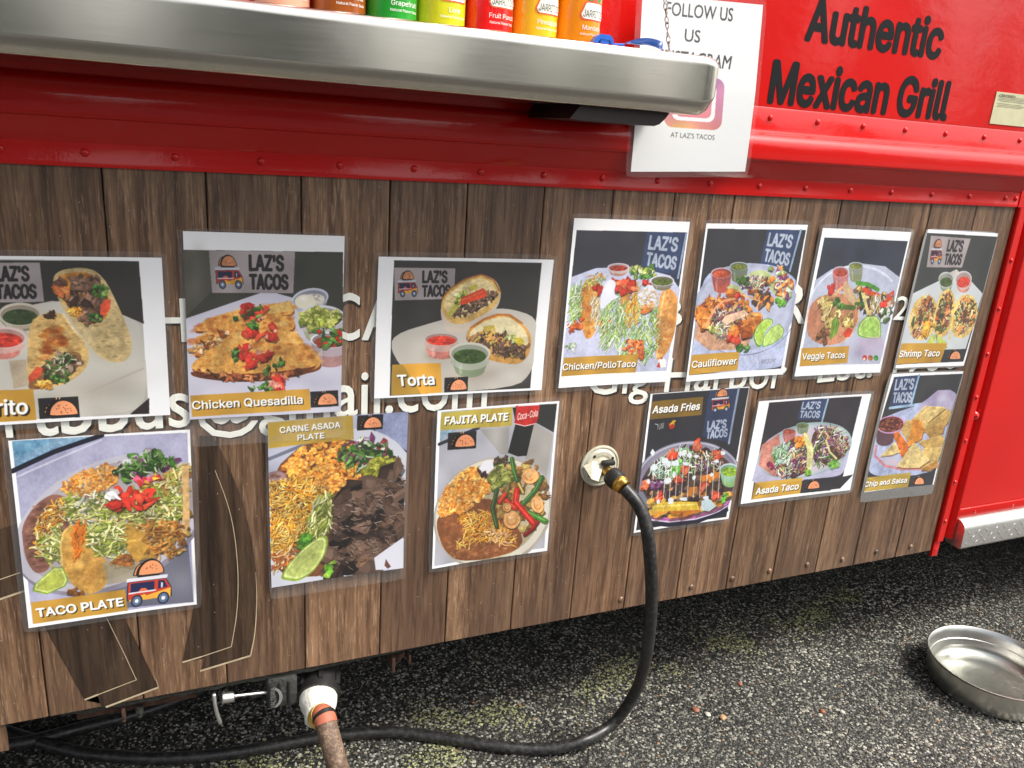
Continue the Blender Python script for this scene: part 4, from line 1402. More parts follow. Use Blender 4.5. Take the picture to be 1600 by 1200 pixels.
        for k in range(8):
            t = rng.uniform(.2, .8) * PI; q = rng.uniform(.3, .8)
            s.poly(M_(arc(.52 + .24 * q * math.cos(t), .68 + .26 * q * math.sin(t), .012, .012, 0, 2 * PI, 6)), D((110, 50, 30)))
        s.poly(M_([(0, .54), (.86, .54), (.88, .62), (.02, .62)]), D((226, 226, 236)))
        s.poly(M_([(.03, .12), (.03, .54), (.84, .54), (.96, .34), (.98, .12)]), D((40, 30, 60)))
        s.poly(M_([(.05, .14), (.05, .53), (.83, .53), (.94, .34), (.95, .14)]), D((206, 72, 52)))
        s.poly(M_([(.08, .14), (.40, .24), (.44, .20), (.95, .32), (.95, .12), (.08, .10)]), D((246, 186, 70)))
        s.poly(M_([(.10, .30), (.10, .50), (.60, .50), (.60, .30)]), D((38, 44, 92)))
        s.poly(M_([(.68, .32), (.68, .50), (.80, .50), (.88, .34)]), D((38, 44, 92)))
        s.poly(M_([(.74, .34), (.74, .46), (.78, .44), (.78, .34)]), D((214, 220, 240)))
        s.poly(M_([(.26, .30), (.32, .37), (.42, .37), (.48, .30)]), D((232, 120, 80)))
        s.poly(M_([(.06, .27), (.06, .30), (.64, .31), (.64, .28)]), D((230, 230, 240)))
        for cx in (.24, .80):
            for r_, cc in ((.125, (40, 50, 80)), (.095, (110, 130, 160)), (.04, (238, 240, 245))):
                s.poly(M_(arc(cx, .10, r_, r_ * 1.1, 0, 2 * PI, 20)), D(cc))
    def sign(s, q, light=True, van=True, txt=None, cut=None):
        """LAZ'S TACOS sign board; q = TL, TR, BR, BL in crop pixels"""
        q = np.array(q, float)
        s.poly(q, (172, 162, 162) if light else (62, 80, 118))
        f = lambda a, b: (q[0] * (1 - a) + q[1] * a) * (1 - b) + (q[3] * (1 - a) + q[2] * a) * b
        tc = (44, 36, 42) if light else (176, 190, 214)
        if van:
            o = f(.05, .88); s.sh_van(o, f(.40, .88) - o, f(.05, .10) - o, .86)
        x0, x1 = (.47, .87) if van else (.10, .80)
        if txt: x0, x1 = txt
        s.text("LAZ'S", f(x0, .46), f(x1, .46), f(x0, .10), tc, bold=.05)
        s.text('TACOS', f(x0, .90), f(x1 + .06, .90), f(x0, .56), tc, bold=.05)
        # worn stencil look
        bgc = (172, 162, 162) if light else (62, 80, 118)
        for p in s.sample([f(x0, .05), f(x1 + .06, .05), f(x1 + .06, .95), f(x0, .95)], 60):
            s.linep(np.array([p, p + rng.uniform(-2.5, 2.5, 2)]), 1.2, bgc, .75)
    def cup(s, cx, cy, rx, ry, dep, fill, rot=0, body=(196, 180, 172), rim=(226, 220, 218), taper=.72, lvl=0.25):
        r = s.ring(cx, cy, rx, ry, rot, 40, 0, PI)
        b = s.ring(cx, cy + dep, rx * taper, ry * taper, rot, 40, 0, PI)
        s.poly(np.r_[r, b[::-1]], body)
        s.poly(np.r_[s.ring(cx, cy + dep * .42, rx * (.93), ry * .95, rot, 30, 0, PI), b[::-1]], tuple(np.array(fill) * .45 + np.array(body) * .55), .75)
        s.poly(np.r_[s.ring(cx - rx * .55, cy + dep * .2, rx * .12, ry, rot, 10, 0, PI), s.ring(cx - rx * .45, cy + dep, rx * .08, ry * .5, rot, 10, 0, PI)[::-1]], (250, 248, 248), .25)
        s.ell(cx, cy, rx, ry, rim, rot); s.ell(cx, cy + ry * .08, rx * .90, ry * .86, tuple(np.array(body) * .86), rot)
        s.ell(cx, cy + ry * lvl, rx * .80, ry * .68, fill, rot)
        s.mottle(s.ring(cx, cy + ry * lvl, rx * .72, ry * .58, rot), 26, rx * .10, [tuple(np.minimum(255, np.array(fill) * 1.35)), tuple(np.array(fill) * .65)], .6)
    def lime(s, pts, flesh, rind=(96, 142, 40)):
        P_ = np.array(pts, float); c = P_.mean(0)
        s.poly(P_, rind); s.poly((P_ - c) * .90 + c + (1, -2), (214, 224, 150)); s.poly((P_ - c) * .80 + c + (1, -2), flesh)
        for p in P_[::2]: s.line([c + (P_[0] - c) * .3, (p - c) * .72 + c], 2, tuple(min(255, x * 1.18) for x in flesh), .5)
    def grain(s):
        yy, xx = np.meshgrid(np.linspace(0, 1, s.ph), np.linspace(0, 1, s.pw), indexing='ij')
        sat = np.clip((s.a.max(2) - s.a.min(2) - 22) / 50, 0, 1)
        p_ = np.stack([xx.ravel(), yy.ravel()], 1)
        f1 = .8 * vnoise(p_, 23, 3).reshape(s.ph, s.pw) + .7 * vnoise(p_, 61, 4).reshape(s.ph, s.pw) + .7 * vnoise(p_, 140, 5).reshape(s.ph, s.pw) - 1.1
        s.a *= (1 + .20 * f1 * sat)[..., None]                        # grain of the photographed food
    def caption(s, q, t, A, B, C_, c=(250, 250, 248), bold=.035, g=(206, 158, 52), al=.93, wedge=None):
        s.grain(); s.poly(q, g, al)
        if wedge: s.poly(wedge, (150, 120, 44), .5)
        s.text(t, A, B, C_, c, (46, 34, 14), bold)
    def finish(s, gain=1.0, desat=0.04):
        a = s.a
        ph = np.clip((236 - a.min(2)) / 40, 0, 1)[..., None]          # deeper tones and colour of an inkjet photograph
        b_ = 255 * (np.clip(a, 0, 255) / 255) ** 1.20
        mm_ = b_.mean(2, keepdims=True); b_ = mm_ + (b_ - mm_) * .96
        a = a * (1 - ph) + b_ * ph
        # light print softness
        for _ in range(3):
            p = np.pad(a, ((1, 1), (1, 1), (0, 0)), 'edge')
            a = (p[:-2, 1:-1] + p[2:, 1:-1] + p[1:-1, :-2] + p[1:-1, 2:] + 4 * p[1:-1, 1:-1]) / 8
        yy, xx = np.meshgrid(np.linspace(0, 1, s.ph), np.linspace(0, 1, s.pw), indexing='ij')
        nz = vnoise(np.stack([xx.ravel(), yy.ravel()], 1), 9, int(s.pw * 7 + s.ph)).reshape(s.ph, s.pw) - .5
        dark = np.clip((225 - a.mean(2)) / 60, 0, 1)
        a = a * (1 + .22 * nz * dark)[..., None]                      # uneven tone inside the printed photograph
        g = rng.normal(0, 2.2, a.shape[:2])[..., None]
        a = np.clip((a + g) * gain, 0, 255)
        m = a.mean(2, keepdims=True)
        blue = np.clip((a[..., 2] - a[..., 0]) / 20, 0, 1) * np.clip((a.mean(2) - 120) / 60, 0, 1)
        a = a + (m - a) * (desat + .38 * blue[..., None])
        return a / 255.0

def laminated(art, name, label, marg=(.0075, .0075, .0075, .0075), curl=.0034, group='laminated menu pictures fixed to the plank panel', rise=0.0, cat='menu poster', gain=.97, bend=None):
    """builds the sheet: printed paper and clear film margin around it"""
    a = art.finish(gain)
    img = bpy.data.images.new(name + '_print', art.pw, art.ph)
    px = np.ones((art.ph, art.pw, 4), np.float32); px[..., :3] = a[::-1]
    img.pixels.foreach_set(px.ravel()); img.update(); img.pack()
    k = N(name + '_print')
    tx = k.n('ShaderNodeTexImage'); tx.image = img; tx.extension = 'EXTEND'
    uv = k.n('ShaderNodeUVMap'); k.l(uv.outputs[0], tx.inputs['Vector'])
    k.l(tx.outputs['Color'], k.b.inputs['Base Color'])
    k.set(Roughness=.6)
    k.b.inputs['Coat Weight'].default_value = 1.0
    k.b.inputs['Coat Roughness'].default_value = .07
    b = k.n('ShaderNodeBump'); b.inputs['Strength'].default_value = .40; b.inputs['Distance'].default_value = .006
    off = k.n('ShaderNodeVectorMath', operation='ADD'); off.inputs[1].default_value = tuple(rng.uniform(-9, 9, 3))
    k.l(k.pos((1, 1, 1.4)), off.inputs[0])
    k.l(k.noise(off.outputs[0], 13, 3, .55), b.inputs['Height'])
    b2 = k.n('ShaderNodeBump'); b2.inputs['Strength'].default_value = .12; b2.inputs['Distance'].default_value = .0006
    k.l(k.noise(off.outputs[0], 420, 2), b2.inputs['Height']); k.l(b.outputs[0], b2.inputs['Normal'])
    k.l(b2.outputs[0], k.b.inputs['Coat Normal'])
    w_, h_ = art.w, art.h
    root = thing(name, label, cat, (art.c[0], art.y, art.c[1]), group)
    root.rotation_euler = (0, -art.ang, 0)
    ph1, ph2 = rng.uniform(0, 6, 2)
    def zy(x, z):
        if bend: return bend(x, z)
        u = x / w_ * 2; v = z / h_ * 2
        return -(curl * (.5 * (u * u) * abs(math.sin(ph1)) + .5 * v * v * abs(math.cos(ph1)) + .25 * math.sin(3 * u + ph2) * math.cos(2.5 * v + ph1) + .3))
    nx, nz = 14, 18
    V, UV, F = [], [], []
    for j in range(nz + 1):
        for i in range(nx + 1):
            u = i / nx; v = j / nz
            x = (u - .5) * w_; z = (v - .5) * h_
            V.append((x, zy(x, z), z)); UV.append((u, v))
    for j in range(nz):
        for i in range(nx):
            q = j * (nx + 1) + i; F.append((q, q + 1, q + nx + 2, q + nx + 1))
    o = mesh('printed_paper', V, F, k.m, root, smooth=True)
    ul = o.data.uv_layers.new(name='UVMap')
    for lp in o.data.loops: ul.data[lp.index].uv = UV[lp.vertex_index]
    # film margin
    l, r, t, bt = marg
    X0, X1, Z0, Z1 = -w_ / 2 - l, w_ / 2 + r, -h_ / 2 - bt, h_ / 2 + t
    n = 12; rc = .0055
    inner, outer = [], []
    def side(ax, ay, bx, by, ox, oy, px_, py_):
        for i in range(n):
            f = i / n
            inner.append((ax + (bx - ax) * f, ay + (by - ay) * f)); outer.append((ox + (px_ - ox) * f, oy + (py_ - oy) * f))
    iw, ih = w_ / 2, h_ / 2
    side(-iw, -ih, iw, -ih, X0, Z0, X1, Z0); side(iw, -ih, iw, ih, X1, Z0, X1, Z1)
    side(iw, ih, -iw, ih, X1, Z1, X0, Z1); side(-iw, ih, -iw, -ih, X0, Z1, X0, Z0)
    m = len(inner)
    # round the outer corners a little
    for ci in (0, n, 2 * n, 3 * n):
        cx, cz = outer[ci]
        outer[ci] = (cx - math.copysign(rc * .45, cx), cz - math.copysign(rc * .45, cz))
    V = [(x, zy(x, z) - .0002, z) for x, z in inner] + [(x, zy(x, z) - .0002, z) for x, z in outer]
    F = [(i, (i + 1) % m, m + (i + 1) % m, m + i) for i in range(m)]
    mesh('laminate_margin', V, F, M['laminate'], root, smooth=True)
    return root

WHITE_PLATE = (212, 212, 228); DARKBG = (58, 58, 60)
RICE = [(232, 150, 60), (240, 164, 76), (214, 128, 44), (246, 182, 100)]
CHEESE = [(246, 176, 50), (236, 150, 36), (250, 206, 110), (240, 190, 90)]
LETT = [(190, 196, 104), (214, 214, 140), (158, 170, 70), (232, 228, 180), (128, 144, 60)]
TOM = [(214, 62, 44), (226, 84, 58), (190, 48, 34)]
MEAT = [(104, 78, 64), (130, 98, 80), (78, 56, 46), (150, 118, 96)]
GREEN = [(66, 110, 44), (90, 140, 58), (46, 84, 34), (120, 160, 80)]
PURP = [(120, 60, 110), (150, 90, 140), (196, 170, 196), (92, 44, 84)]
SLAW = [(200, 210, 180), (226, 228, 214), (150, 100, 150), (120, 60, 116), (150, 180, 110), (226, 190, 140)]
SHOTS = []
# ---- 1 burrito (left edge of the picture)
A = Art([None, (252.5, 402), (266, 647.4), None], (0, 370), 4.139, w=.279, y=-.0035)
A.poly([(-400, 140), (898, 155), (963, 1142), (-300, 1200)], (196, 192, 184))
A.poly([(-400, 150), (898, 155), (930, 560), (790, 500), (560, 420), (330, 415), (-400, 560)], (66, 64, 60))
A.poly([(-400, 560), (330, 415), (560, 420), (790, 500), (925, 560), (955, 1050), (840, 1145), (-300, 1200)], (206, 202, 192))
A.soft(600, 1000, 380, 90, (176, 166, 150), .5, -14); A.line([(560, 1010), (925, 850)], 16, (188, 180, 166), .8)
A.poly([(965, 1040), (840, 1146), (965, 1142)], (60, 50, 50))
A.sign([(-330, 168), (258, 165), (285, 420), (-320, 430)], txt=(.50, .86))
A.cup(130, 500, 140, 75, 60, (66, 84, 50), body=(182, 170, 150), rim=(206, 198, 182))
A.poly(A.ring(60, 640, 120, 60), (186, 178, 166)); A.cup(20, 650, 155, 70, 90, (204, 66, 50), body=(212, 170, 160), rim=(222, 200, 194))
A.poly([(60, 800), (170, 790), (180, 960), (90, 980)], (190, 166, 130), .6)
A.poly([(345, 250), (400, 212), (520, 195), (620, 215), (690, 290), (745, 400), (800, 520), (845, 640), (858, 720), (820, 800), (740, 815), (650, 780), (580, 700), (470, 560), (400, 450), (345, 330)], (206, 182, 132))
A.soft(620, 700, 150, 60, (170, 150, 104), .6, 40); A.soft(560, 640, 60, 90, (226, 206, 160), .7, -30); A.soft(800, 700, 40, 90, (150, 132, 96), .6, -10)
A.mottle([(600, 560), (740, 430), (850, 700), (790, 800), (640, 740)], 70, 12, [(140, 122, 84), (170, 160, 110), (224, 206, 160)], .5)
A.poly([(360, 275), (420, 235), (520, 225), (600, 240), (665, 310), (712, 400), (716, 470), (680, 530), (610, 565), (540, 565), (490, 520), (430, 440), (375, 350)], (214, 150, 66))
A.mottle([(360, 275), (420, 235), (600, 240), (700, 400), (680, 530), (540, 560), (430, 440)], 110, 16, [(238, 168, 60), (190, 120, 50), (226, 190, 120)], .8)
A.bits([(440, 260), (600, 250), (680, 370), (670, 440), (600, 450), (540, 470), (460, 420), (420, 340)], 46, 36, MEAT); A.bits([(540, 480), (640, 470), (640, 540), (560, 560), (520, 530)], 12, 32, MEAT)
A.bits([(370, 280), (430, 270), (430, 320), (380, 310)], 3, 34, [(120, 84, 70)]); A.bits([(600, 290), (690, 300), (690, 390), (600, 380)], 22, 16, GREEN); A.bits([(570, 500), (660, 500), (650, 550), (580, 550)], 14, 14, GREEN)
A.poly([(650, 440), (680, 405), (718, 405), (712, 460), (680, 505), (648, 500)], (220, 92, 60)); A.bits([(360, 340), (440, 330), (440, 400), (380, 400)], 8, 30, [(232, 148, 84), (226, 130, 70)])
A.bits([(430, 470), (540, 450), (520, 520), (470, 520)], 26, 12, CHEESE)
A.poly([(215, 530), (300, 490), (400, 492), (450, 560), (530, 660), (575, 740), (572, 820), (530, 880), (430, 950), (250, 990), (185, 970), (175, 880), (180, 690), (190, 590)], (214, 180, 116))
A.mottle([(215, 540), (300, 490), (400, 500), (560, 720), (400, 760), (200, 860)], 120, 18, [(230, 196, 130), (190, 150, 88), (160, 120, 66)], .5)
A.mottle([(270, 590), (400, 580), (420, 700), (280, 790)], 60, 24, [(176, 96, 34), (150, 70, 26), (206, 134, 50)], .65); A.bits([(290, 490), (390, 488), (380, 530), (290, 530)], 8, 22, [(96, 66, 40)], hi=0, sh=0)
A.line([(410, 500), (470, 590), (540, 670)], 14, (232, 208, 158))
A.poly([(180, 950), (260, 840), (360, 765), (460, 738), (525, 750), (530, 810), (470, 880), (380, 940), (260, 985), (190, 985)], (150, 110, 70))
A.bits([(270, 850), (360, 780), (500, 750), (530, 800), (460, 880), (350, 920), (280, 900)], 50, 26, MEAT + [(196, 170, 150)]); A.shreds([(280, 820), (430, 750), (510, 770), (440, 900), (300, 930)], 70, 34, 7, GREEN + [(220, 214, 190)])
A.poly([(185, 900), (240, 836), (282, 850), (260, 900), (190, 945)], (214, 92, 58)); A.bits([(230, 930), (330, 920), (320, 980), (240, 985)], 30, 14, CHEESE); A.bits([(350, 890), (440, 880), (440, 930), (360, 945)], 18, 14, GREEN)
A.caption([(-300, 1000), (215, 982), (238, 1182), (-300, 1210)], 'Burrito', (-250, 1160), (180, 1140), (-256, 1064))
A.sh_taco((258, 1176), (260, -12), (-12, -134))
laminated(A, 'menu_poster', 'laminated poster of two cut burritos, cut off by the left edge of the picture')

# ---- 2 chicken quesadilla
A = Art([(284.2, 362.4), (535.2, 366.8), (534.5, 643), (297.5, 653)], (270, 350), 3.872, y=-.0038)
A.poly([(40, 155), (1028, 168), (1028, 1180), (90, 1200)], (74, 74, 66))
A.poly([(60, 158), (215, 158), (240, 400), (80, 560)], (96, 94, 84)); A.soft(150, 300, 60, 160, (120, 116, 104), .6)
A.poly([(78, 570), (570, 402), (1028, 530), (1028, 1180), (100, 1200)], (206, 202, 224)); A.soft(700, 950, 400, 60, (188, 184, 214), .6)
A.sign([(217, 160), (738, 165), (728, 418), (238, 415)])
A.cup(830, 450, 112, 62, 60, (224, 216, 204), -10, body=(180, 180, 196), rim=(200, 206, 226)); A.ell(800, 470, 62, 44, (232, 226, 206)); A.soft(790, 450, 30, 20, (250, 248, 236), .8)
A.cup(900, 560, 140, 70, 110, (150, 160, 60), body=(196, 190, 192), rim=(216, 216, 226)); A.bits([(765, 550), (900, 512), (1000, 540), (1010, 600), (860, 640), (770, 600)], 70, 26, [(160, 168, 70), (186, 190, 96), (126, 140, 56), (206, 204, 120)])
A.cup(950, 700, 118, 50, 130, (170, 80, 56), body=(186, 170, 176), rim=(226, 226, 236)); A.bits([(870, 640), (1020, 640), (1020, 740), (880, 740)], 30, 24, TOM + GREEN)
QC = [(222, 168, 84), (236, 190, 108), (204, 140, 58), (244, 206, 130)]
for q in ([(110, 650), (200, 570), (400, 515), (560, 490), (720, 465), (740, 540), (640, 560), (400, 620), (250, 640)], [(90, 720), (260, 620), (420, 590), (720, 545), (745, 620), (700, 650), (560, 650), (300, 700)], [(92, 800), (240, 680), (480, 640), (740, 640), (800, 720), (760, 770), (520, 770), (300, 790)], [(95, 880), (150, 800), (420, 740), (780, 700), (880, 790), (900, 860), (820, 890), (500, 925), (300, 925)]):
    A.poly(np.array(q) + (4, 14), (130, 72, 34)); A.poly(q, (222, 166, 84)); A.mottle(q, 130, 22, QC + [(196, 110, 40), (180, 88, 34)], .55)
A.poly([(100, 885), (300, 905), (500, 905), (820, 870), (880, 850), (800, 915), (560, 950), (360, 955), (120, 925)], (120, 68, 38)); A.bits([(130, 890), (500, 910), (800, 880), (700, 930), (350, 950)], 70, 17, [(170, 96, 54), (96, 54, 34), (200, 130, 80)])
A.bits([(95, 760), (180, 700), (330, 620), (340, 660), (160, 800)], 30, 17, [(150, 84, 44), (200, 150, 90), (232, 200, 160)])
A.poly([(560, 505), (710, 460), (720, 525), (580, 545)], (224, 186, 110))
for q, n in (([(415, 480), (520, 470), (580, 560), (430, 580)], 16), ([(430, 640), (610, 610), (630, 680), (560, 700), (440, 690)], 18), ([(390, 740), (460, 730), (470, 800), (400, 810)], 10), ([(440, 790), (580, 770), (590, 840), (460, 860)], 18), ([(530, 930), (660, 925), (655, 1000), (540, 1000)], 14)):
    A.bits(q, n, 30, TOM + [(224, 150, 130)])
for q in ([(360, 580), (480, 470), (560, 520), (540, 590)], [(450, 600), (520, 600), (510, 630), (460, 630)], [(500, 870), (660, 810), (670, 850), (560, 920)], [(440, 1000), (560, 950), (610, 1000), (560, 1010)], [(360, 760), (390, 750), (385, 820), (365, 830)]):
    A.bits(q, 16, 16, GREEN)
A.caption([(105, 1035), (825, 995), (832, 1120), (116, 1164)], 'Chicken Quesadilla', (120, 1118), (783, 1082), (116, 1070))
A.sh_taco((832, 1108), (168, -10), (-2, -96))
laminated(A, 'menu_poster', 'laminated poster lettered Chicken Quesadilla with a white band along its top', marg=(.0065, .007, .004, .041))

# ---- 3 torta
A = Art([(590, 400), (864, 405.6), (845, 608), (584.7, 622)], (570, 380), 4.616, y=-.0044)
A.poly([(207, 120), (1272, 140), (1188, 1042), (176, 1095)], (68, 66, 62))
A.poly([(195, 660), (560, 550), (780, 490), (1020, 462), (1240, 530), (1225, 700), (1210, 920), (1080, 1045), (176, 1095), (420, 1080), (190, 800)], (204, 198, 188)); A.poly([(186, 830), (420, 1080), (176, 1095)], (62, 60, 58))
A.soft(760, 960, 260, 60, (186, 170, 148), .5, -8); A.soft(1050, 950, 120, 60, (216, 212, 204), .7)
A.sign([(208, 173), (650, 180), (640, 400), (215, 412)])
A.poly([(545, 470), (580, 360), (700, 262), (840, 218), (940, 260), (985, 350), (960, 460), (860, 540), (740, 620), (700, 655), (580, 640), (550, 540)], (214, 200, 184))
A.poly([(542, 450), (580, 360), (700, 262), (836, 226), (930, 262), (976, 350), (955, 440), (850, 520), (720, 580), (640, 585), (580, 545)], (224, 186, 110)); A.poly([(560, 440), (600, 365), (720, 280), (836, 245), (910, 280), (950, 350), (930, 420), (800, 500), (690, 540), (610, 520)], (238, 216, 160))
A.line([(556, 400), (610, 330), (720, 258), (836, 226), (925, 262), (975, 350)], 13, (178, 110, 46), .8)
A.mottle([(560, 440), (720, 290), (900, 290), (930, 420), (690, 540)], 80, 13, [(250, 236, 190), (224, 196, 130)], .6)
A.bits([(610, 520), (700, 440), (900, 340), (950, 360), (900, 430), (720, 520), (640, 535)], 110, 15, MEAT + [(160, 120, 96)])
A.poly([(590, 510), (680, 380), (730, 330), (740, 370), (620, 530)], (206, 200, 90)); A.bits([(640, 380), (720, 330), (720, 400), (660, 440)], 14, 18, LETT)
A.poly([(740, 320), (800, 290), (812, 320), (760, 345)], (206, 196, 80)); A.poly([(682, 430), (700, 390), (850, 322), (880, 350), (870, 385), (700, 445)], (228, 84, 44)); A.line([(700, 410), (860, 340)], 10, (240, 120, 70), .8)
A.poly([(720, 700), (740, 620), (850, 540), (950, 505), (1040, 508), (1130, 570), (1190, 640), (1200, 720), (1180, 810), (1110, 875), (960, 860), (840, 820)], (214, 164, 86))
A.poly([(745, 680), (760, 630), (860, 560), (960, 530), (1040, 530), (1120, 590), (1170, 650), (1180, 740), (1100, 720), (960, 640), (860, 620)], (232, 218, 176)); A.line([(760, 610), (860, 545), (950, 513), (1040, 515), (1130, 575)], 15, (186, 112, 46), .8)
A.bits([(760, 660), (900, 620), (1000, 640), (1180, 740), (1160, 820), (900, 800), (740, 700)], 120, 17, MEAT + [(170, 130, 90), (190, 170, 90)]); A.shreds([(860, 720), (1000, 720), (1160, 780), (1060, 820), (900, 800)], 80, 40, 6, MEAT)
A.bits([(990, 610), (1070, 660), (1120, 700), (1080, 720), (1000, 660)], 18, 18, LETT); A.poly([(1070, 700), (1120, 670), (1150, 715), (1110, 740)], (216, 196, 60)); A.poly([(850, 600), (930, 588), (940, 620), (860, 640)], (200, 176, 80))
A.soft(470, 800, 60, 50, (150, 120, 90), .4)
A.cup(552, 690, 130, 50, 110, (222, 70, 50), body=(206, 170, 160), rim=(206, 198, 190)); A.cup(755, 790, 148, 78, 120, (78, 106, 52), body=(184, 190, 170), rim=(210, 208, 196), lvl=.32)
A.grain(); A.poly([(195, 875), (545, 862), (553, 1072), (185, 1094)], (196, 156, 60)); A.poly([(270, 870), (545, 862), (553, 1072), (405, 1084)], (232, 176, 64))
A.text('Torta', (240, 1025), (500, 1015), (232, 950), (250, 250, 248), (50, 40, 20), .045)
A.sh_taco((568, 1074), (170, -8), (4, -106))
laminated(A, 'menu_poster', 'laminated landscape poster lettered Torta showing two sandwich halves and two dips')

# ---- 4 chicken / pollo taco
A = Art([(897, 341), (1080, 346), (1040, 596), (870.5, 605)], (860, 330), 4.287, y=-.0040)
A.poly([(172, 125), (912, 142), (770, 1065), (66, 1102)], (62, 64, 74)); A.poly([(640, 138), (912, 142), (850, 460), (600, 440)], (60, 68, 100))
A.sign([(640, 138), (890, 142), (835, 418), (605, 380)], light=False, van=False, txt=(.12, .90)); A.line([(905, 150), (850, 445)], 14, (150, 176, 216))
A.poly([(135, 440), (300, 380), (560, 370), (800, 430), (862, 520), (770, 1065), (66, 1102)], (192, 198, 236)); A.soft(230, 880, 200, 90, (206, 208, 246), .8)
A.cup(452, 374, 74, 28, 40, (170, 62, 44), rim=(222, 200, 214))
A.bits([(530, 380), (680, 370), (700, 430), (560, 450)], 50, 16, LETT + GREEN)
A.poly([(190, 540), (230, 460), (290, 440), (330, 480), (320, 640), (310, 780), (270, 855), (225, 850), (190, 700)], (226, 162, 74)); A.mottle([(190, 540), (290, 450), (320, 700), (250, 850)], 60, 18, [(240, 190, 110), (206, 122, 50), (190, 96, 40)], .55)
A.poly([(730, 560), (770, 500), (830, 540), (850, 600), (830, 800), (780, 940), (710, 1010), (690, 900), (710, 700)], (222, 160, 84)); A.mottle([(740, 560), (820, 560), (800, 860), (710, 980)], 80, 16, [(240, 196, 130), (204, 128, 60)], .55); A.line([(770, 510), (740, 640), (716, 840), (705, 990)], 8, (240, 206, 150))
A.poly([(470, 560), (520, 520), (530, 640), (520, 780), (480, 790), (465, 680)], (220, 156, 76))
A.bits([(120, 740), (210, 700), (210, 800), (130, 800)], 24, 15, [(222, 108, 50), (200, 90, 40)]); A.bits([(320, 720), (400, 720), (400, 800), (330, 830)], 24, 15, [(222, 118, 60), (180, 90, 50)])
G = [(180, 214, 140), (216, 232, 190), (140, 190, 90), (232, 240, 220), (200, 220, 120)]
A.shreds([(130, 540), (200, 480), (200, 700), (120, 760)], 110, 60, 6, G, 110, .9); A.shreds([(330, 600), (470, 560), (500, 800), (420, 920), (330, 900)], 210, 70, 6, G, 100, .8)
A.shreds([(480, 600), (700, 560), (720, 900), (640, 1010), (440, 980), (440, 800)], 330, 70, 6, G, 90, .9); A.shreds([(260, 570), (320, 560), (320, 820), (290, 820)], 60, 50, 5, [(240, 236, 214), (230, 200, 140)], 100, .6)
A.bits([(480, 880), (620, 860), (620, 980), (500, 960)], 34, 18, [(222, 112, 52), (190, 90, 50), (236, 150, 90)])
A.shreds([(520, 480), (600, 480), (580, 760), (510, 760)], 80, 50, 5, CHEESE, 95, .9); A.shreds([(260, 430), (380, 420), (330, 540), (220, 520)], 50, 40, 5, CHEESE + G)
A.bits([(410, 470), (540, 440), (560, 530), (430, 560)], 22, 28, TOM + [(232, 130, 80)]); A.bits([(290, 490), (340, 490), (340, 545), (295, 545)], 6, 24, TOM); A.bits([(620, 480), (660, 470), (660, 510)], 4, 20, TOM)
A.poly([(345, 520), (390, 450), (440, 470), (420, 560), (470, 570), (400, 600), (350, 660), (325, 640)], (226, 228, 246)); A.soft(390, 520, 40, 60, (244, 244, 255), .8)
A.poly([(580, 560), (650, 490), (690, 500), (710, 600), (690, 650), (630, 640), (590, 610)], (222, 226, 246)); A.bits([(600, 620), (680, 630), (670, 670), (610, 670)], 8, 22, [(236, 140, 60)]); A.shreds([(560, 520), (720, 520), (710, 640), (600, 640)], 50, 44, 4, [(236, 220, 190), (240, 200, 140)])
A.bits([(90, 900), (170, 880), (180, 940), (110, 930)], 18, 12, [(190, 200, 180), (150, 180, 120), (216, 220, 226)], sh=.2)
A.cup(745, 464, 80, 36, 40, (96, 110, 44), body=(140, 130, 120), rim=(218, 220, 226))
A.caption([(84, 978), (590, 958), (566, 1078), (68, 1102)], 'Chicken/PolloTaco', (76, 1062), (566, 1040), (80, 1020))
A.ell(742, 1012, 26, 32, (244, 242, 236)); A.poly([(705, 1042), (724, 1000), (730, 1044)], (216, 60, 40)); A.poly([(720, 990), (760, 985), (770, 1040), (730, 1042)], (244, 242, 236)); A.ell(738, 982, 8, 6, (210, 40, 40))
laminated(A, 'menu_poster', 'laminated poster lettered Chicken/PolloTaco, tacos heaped with shredded lettuce and cream')

# ---- 5 cauliflower
A = Art([(1102, 348.2), (1263.7, 351.5), (1219.1, 583.8), (1070.5, 596)], (1060, 330), 4.286, y=-.0040)
A.poly([(190, 115), (848, 125), (680, 1050), (62, 1096)], (58, 60, 66))
A.sign([(590, 122), (805, 125), (735, 390), (545, 350)], light=False, van=False, txt=(.10, .88)); A.line([(815, 126), (742, 400)], 14, (150, 180, 220))
A.poly([(150, 440), (300, 370), (480, 345), (640, 360), (760, 430), (790, 480), (690, 1000), (680, 1050), (62, 1096), (90, 900)], (176, 190, 236)); A.poly(A.ring(440, 640, 350, 290, -15), (170, 176, 212)); A.poly(A.ring(435, 640, 322, 262, -15), (184, 190, 224))
A.soft(560, 980, 180, 60, (196, 206, 246), .8); A.line(A.ring(440, 660, 345, 300, -12, 30, .3, 2.8), 7, (150, 140, 180), .7)
A.cup(402, 366, 62, 28, 90, (128, 136, 56), body=(128, 140, 120), rim=(180, 200, 190), taper=.75); A.cup(284, 412, 70, 36, 110, (206, 92, 56), body=(180, 96, 90), rim=(206, 180, 190), taper=.7)
A.poly([(100, 850), (120, 700), (320, 640), (480, 840), (470, 900), (350, 930), (200, 930)], (204, 160, 130)); A.mottle([(100, 850), (200, 760), (460, 860), (350, 930), (200, 930)], 80, 12, [(220, 180, 150), (184, 136, 106)], .5)
A.poly([(450, 430), (520, 390), (600, 400), (650, 470), (705, 600), (690, 616), (640, 560), (590, 480), (520, 440)], (196, 206, 150)); A.poly([(560, 400), (600, 410), (650, 480), (700, 600), (650, 560), (600, 470)], (176, 186, 130), .7)
A.poly([(320, 510), (350, 488), (400, 500), (440, 560), (420, 580), (370, 560)], (196, 204, 150))
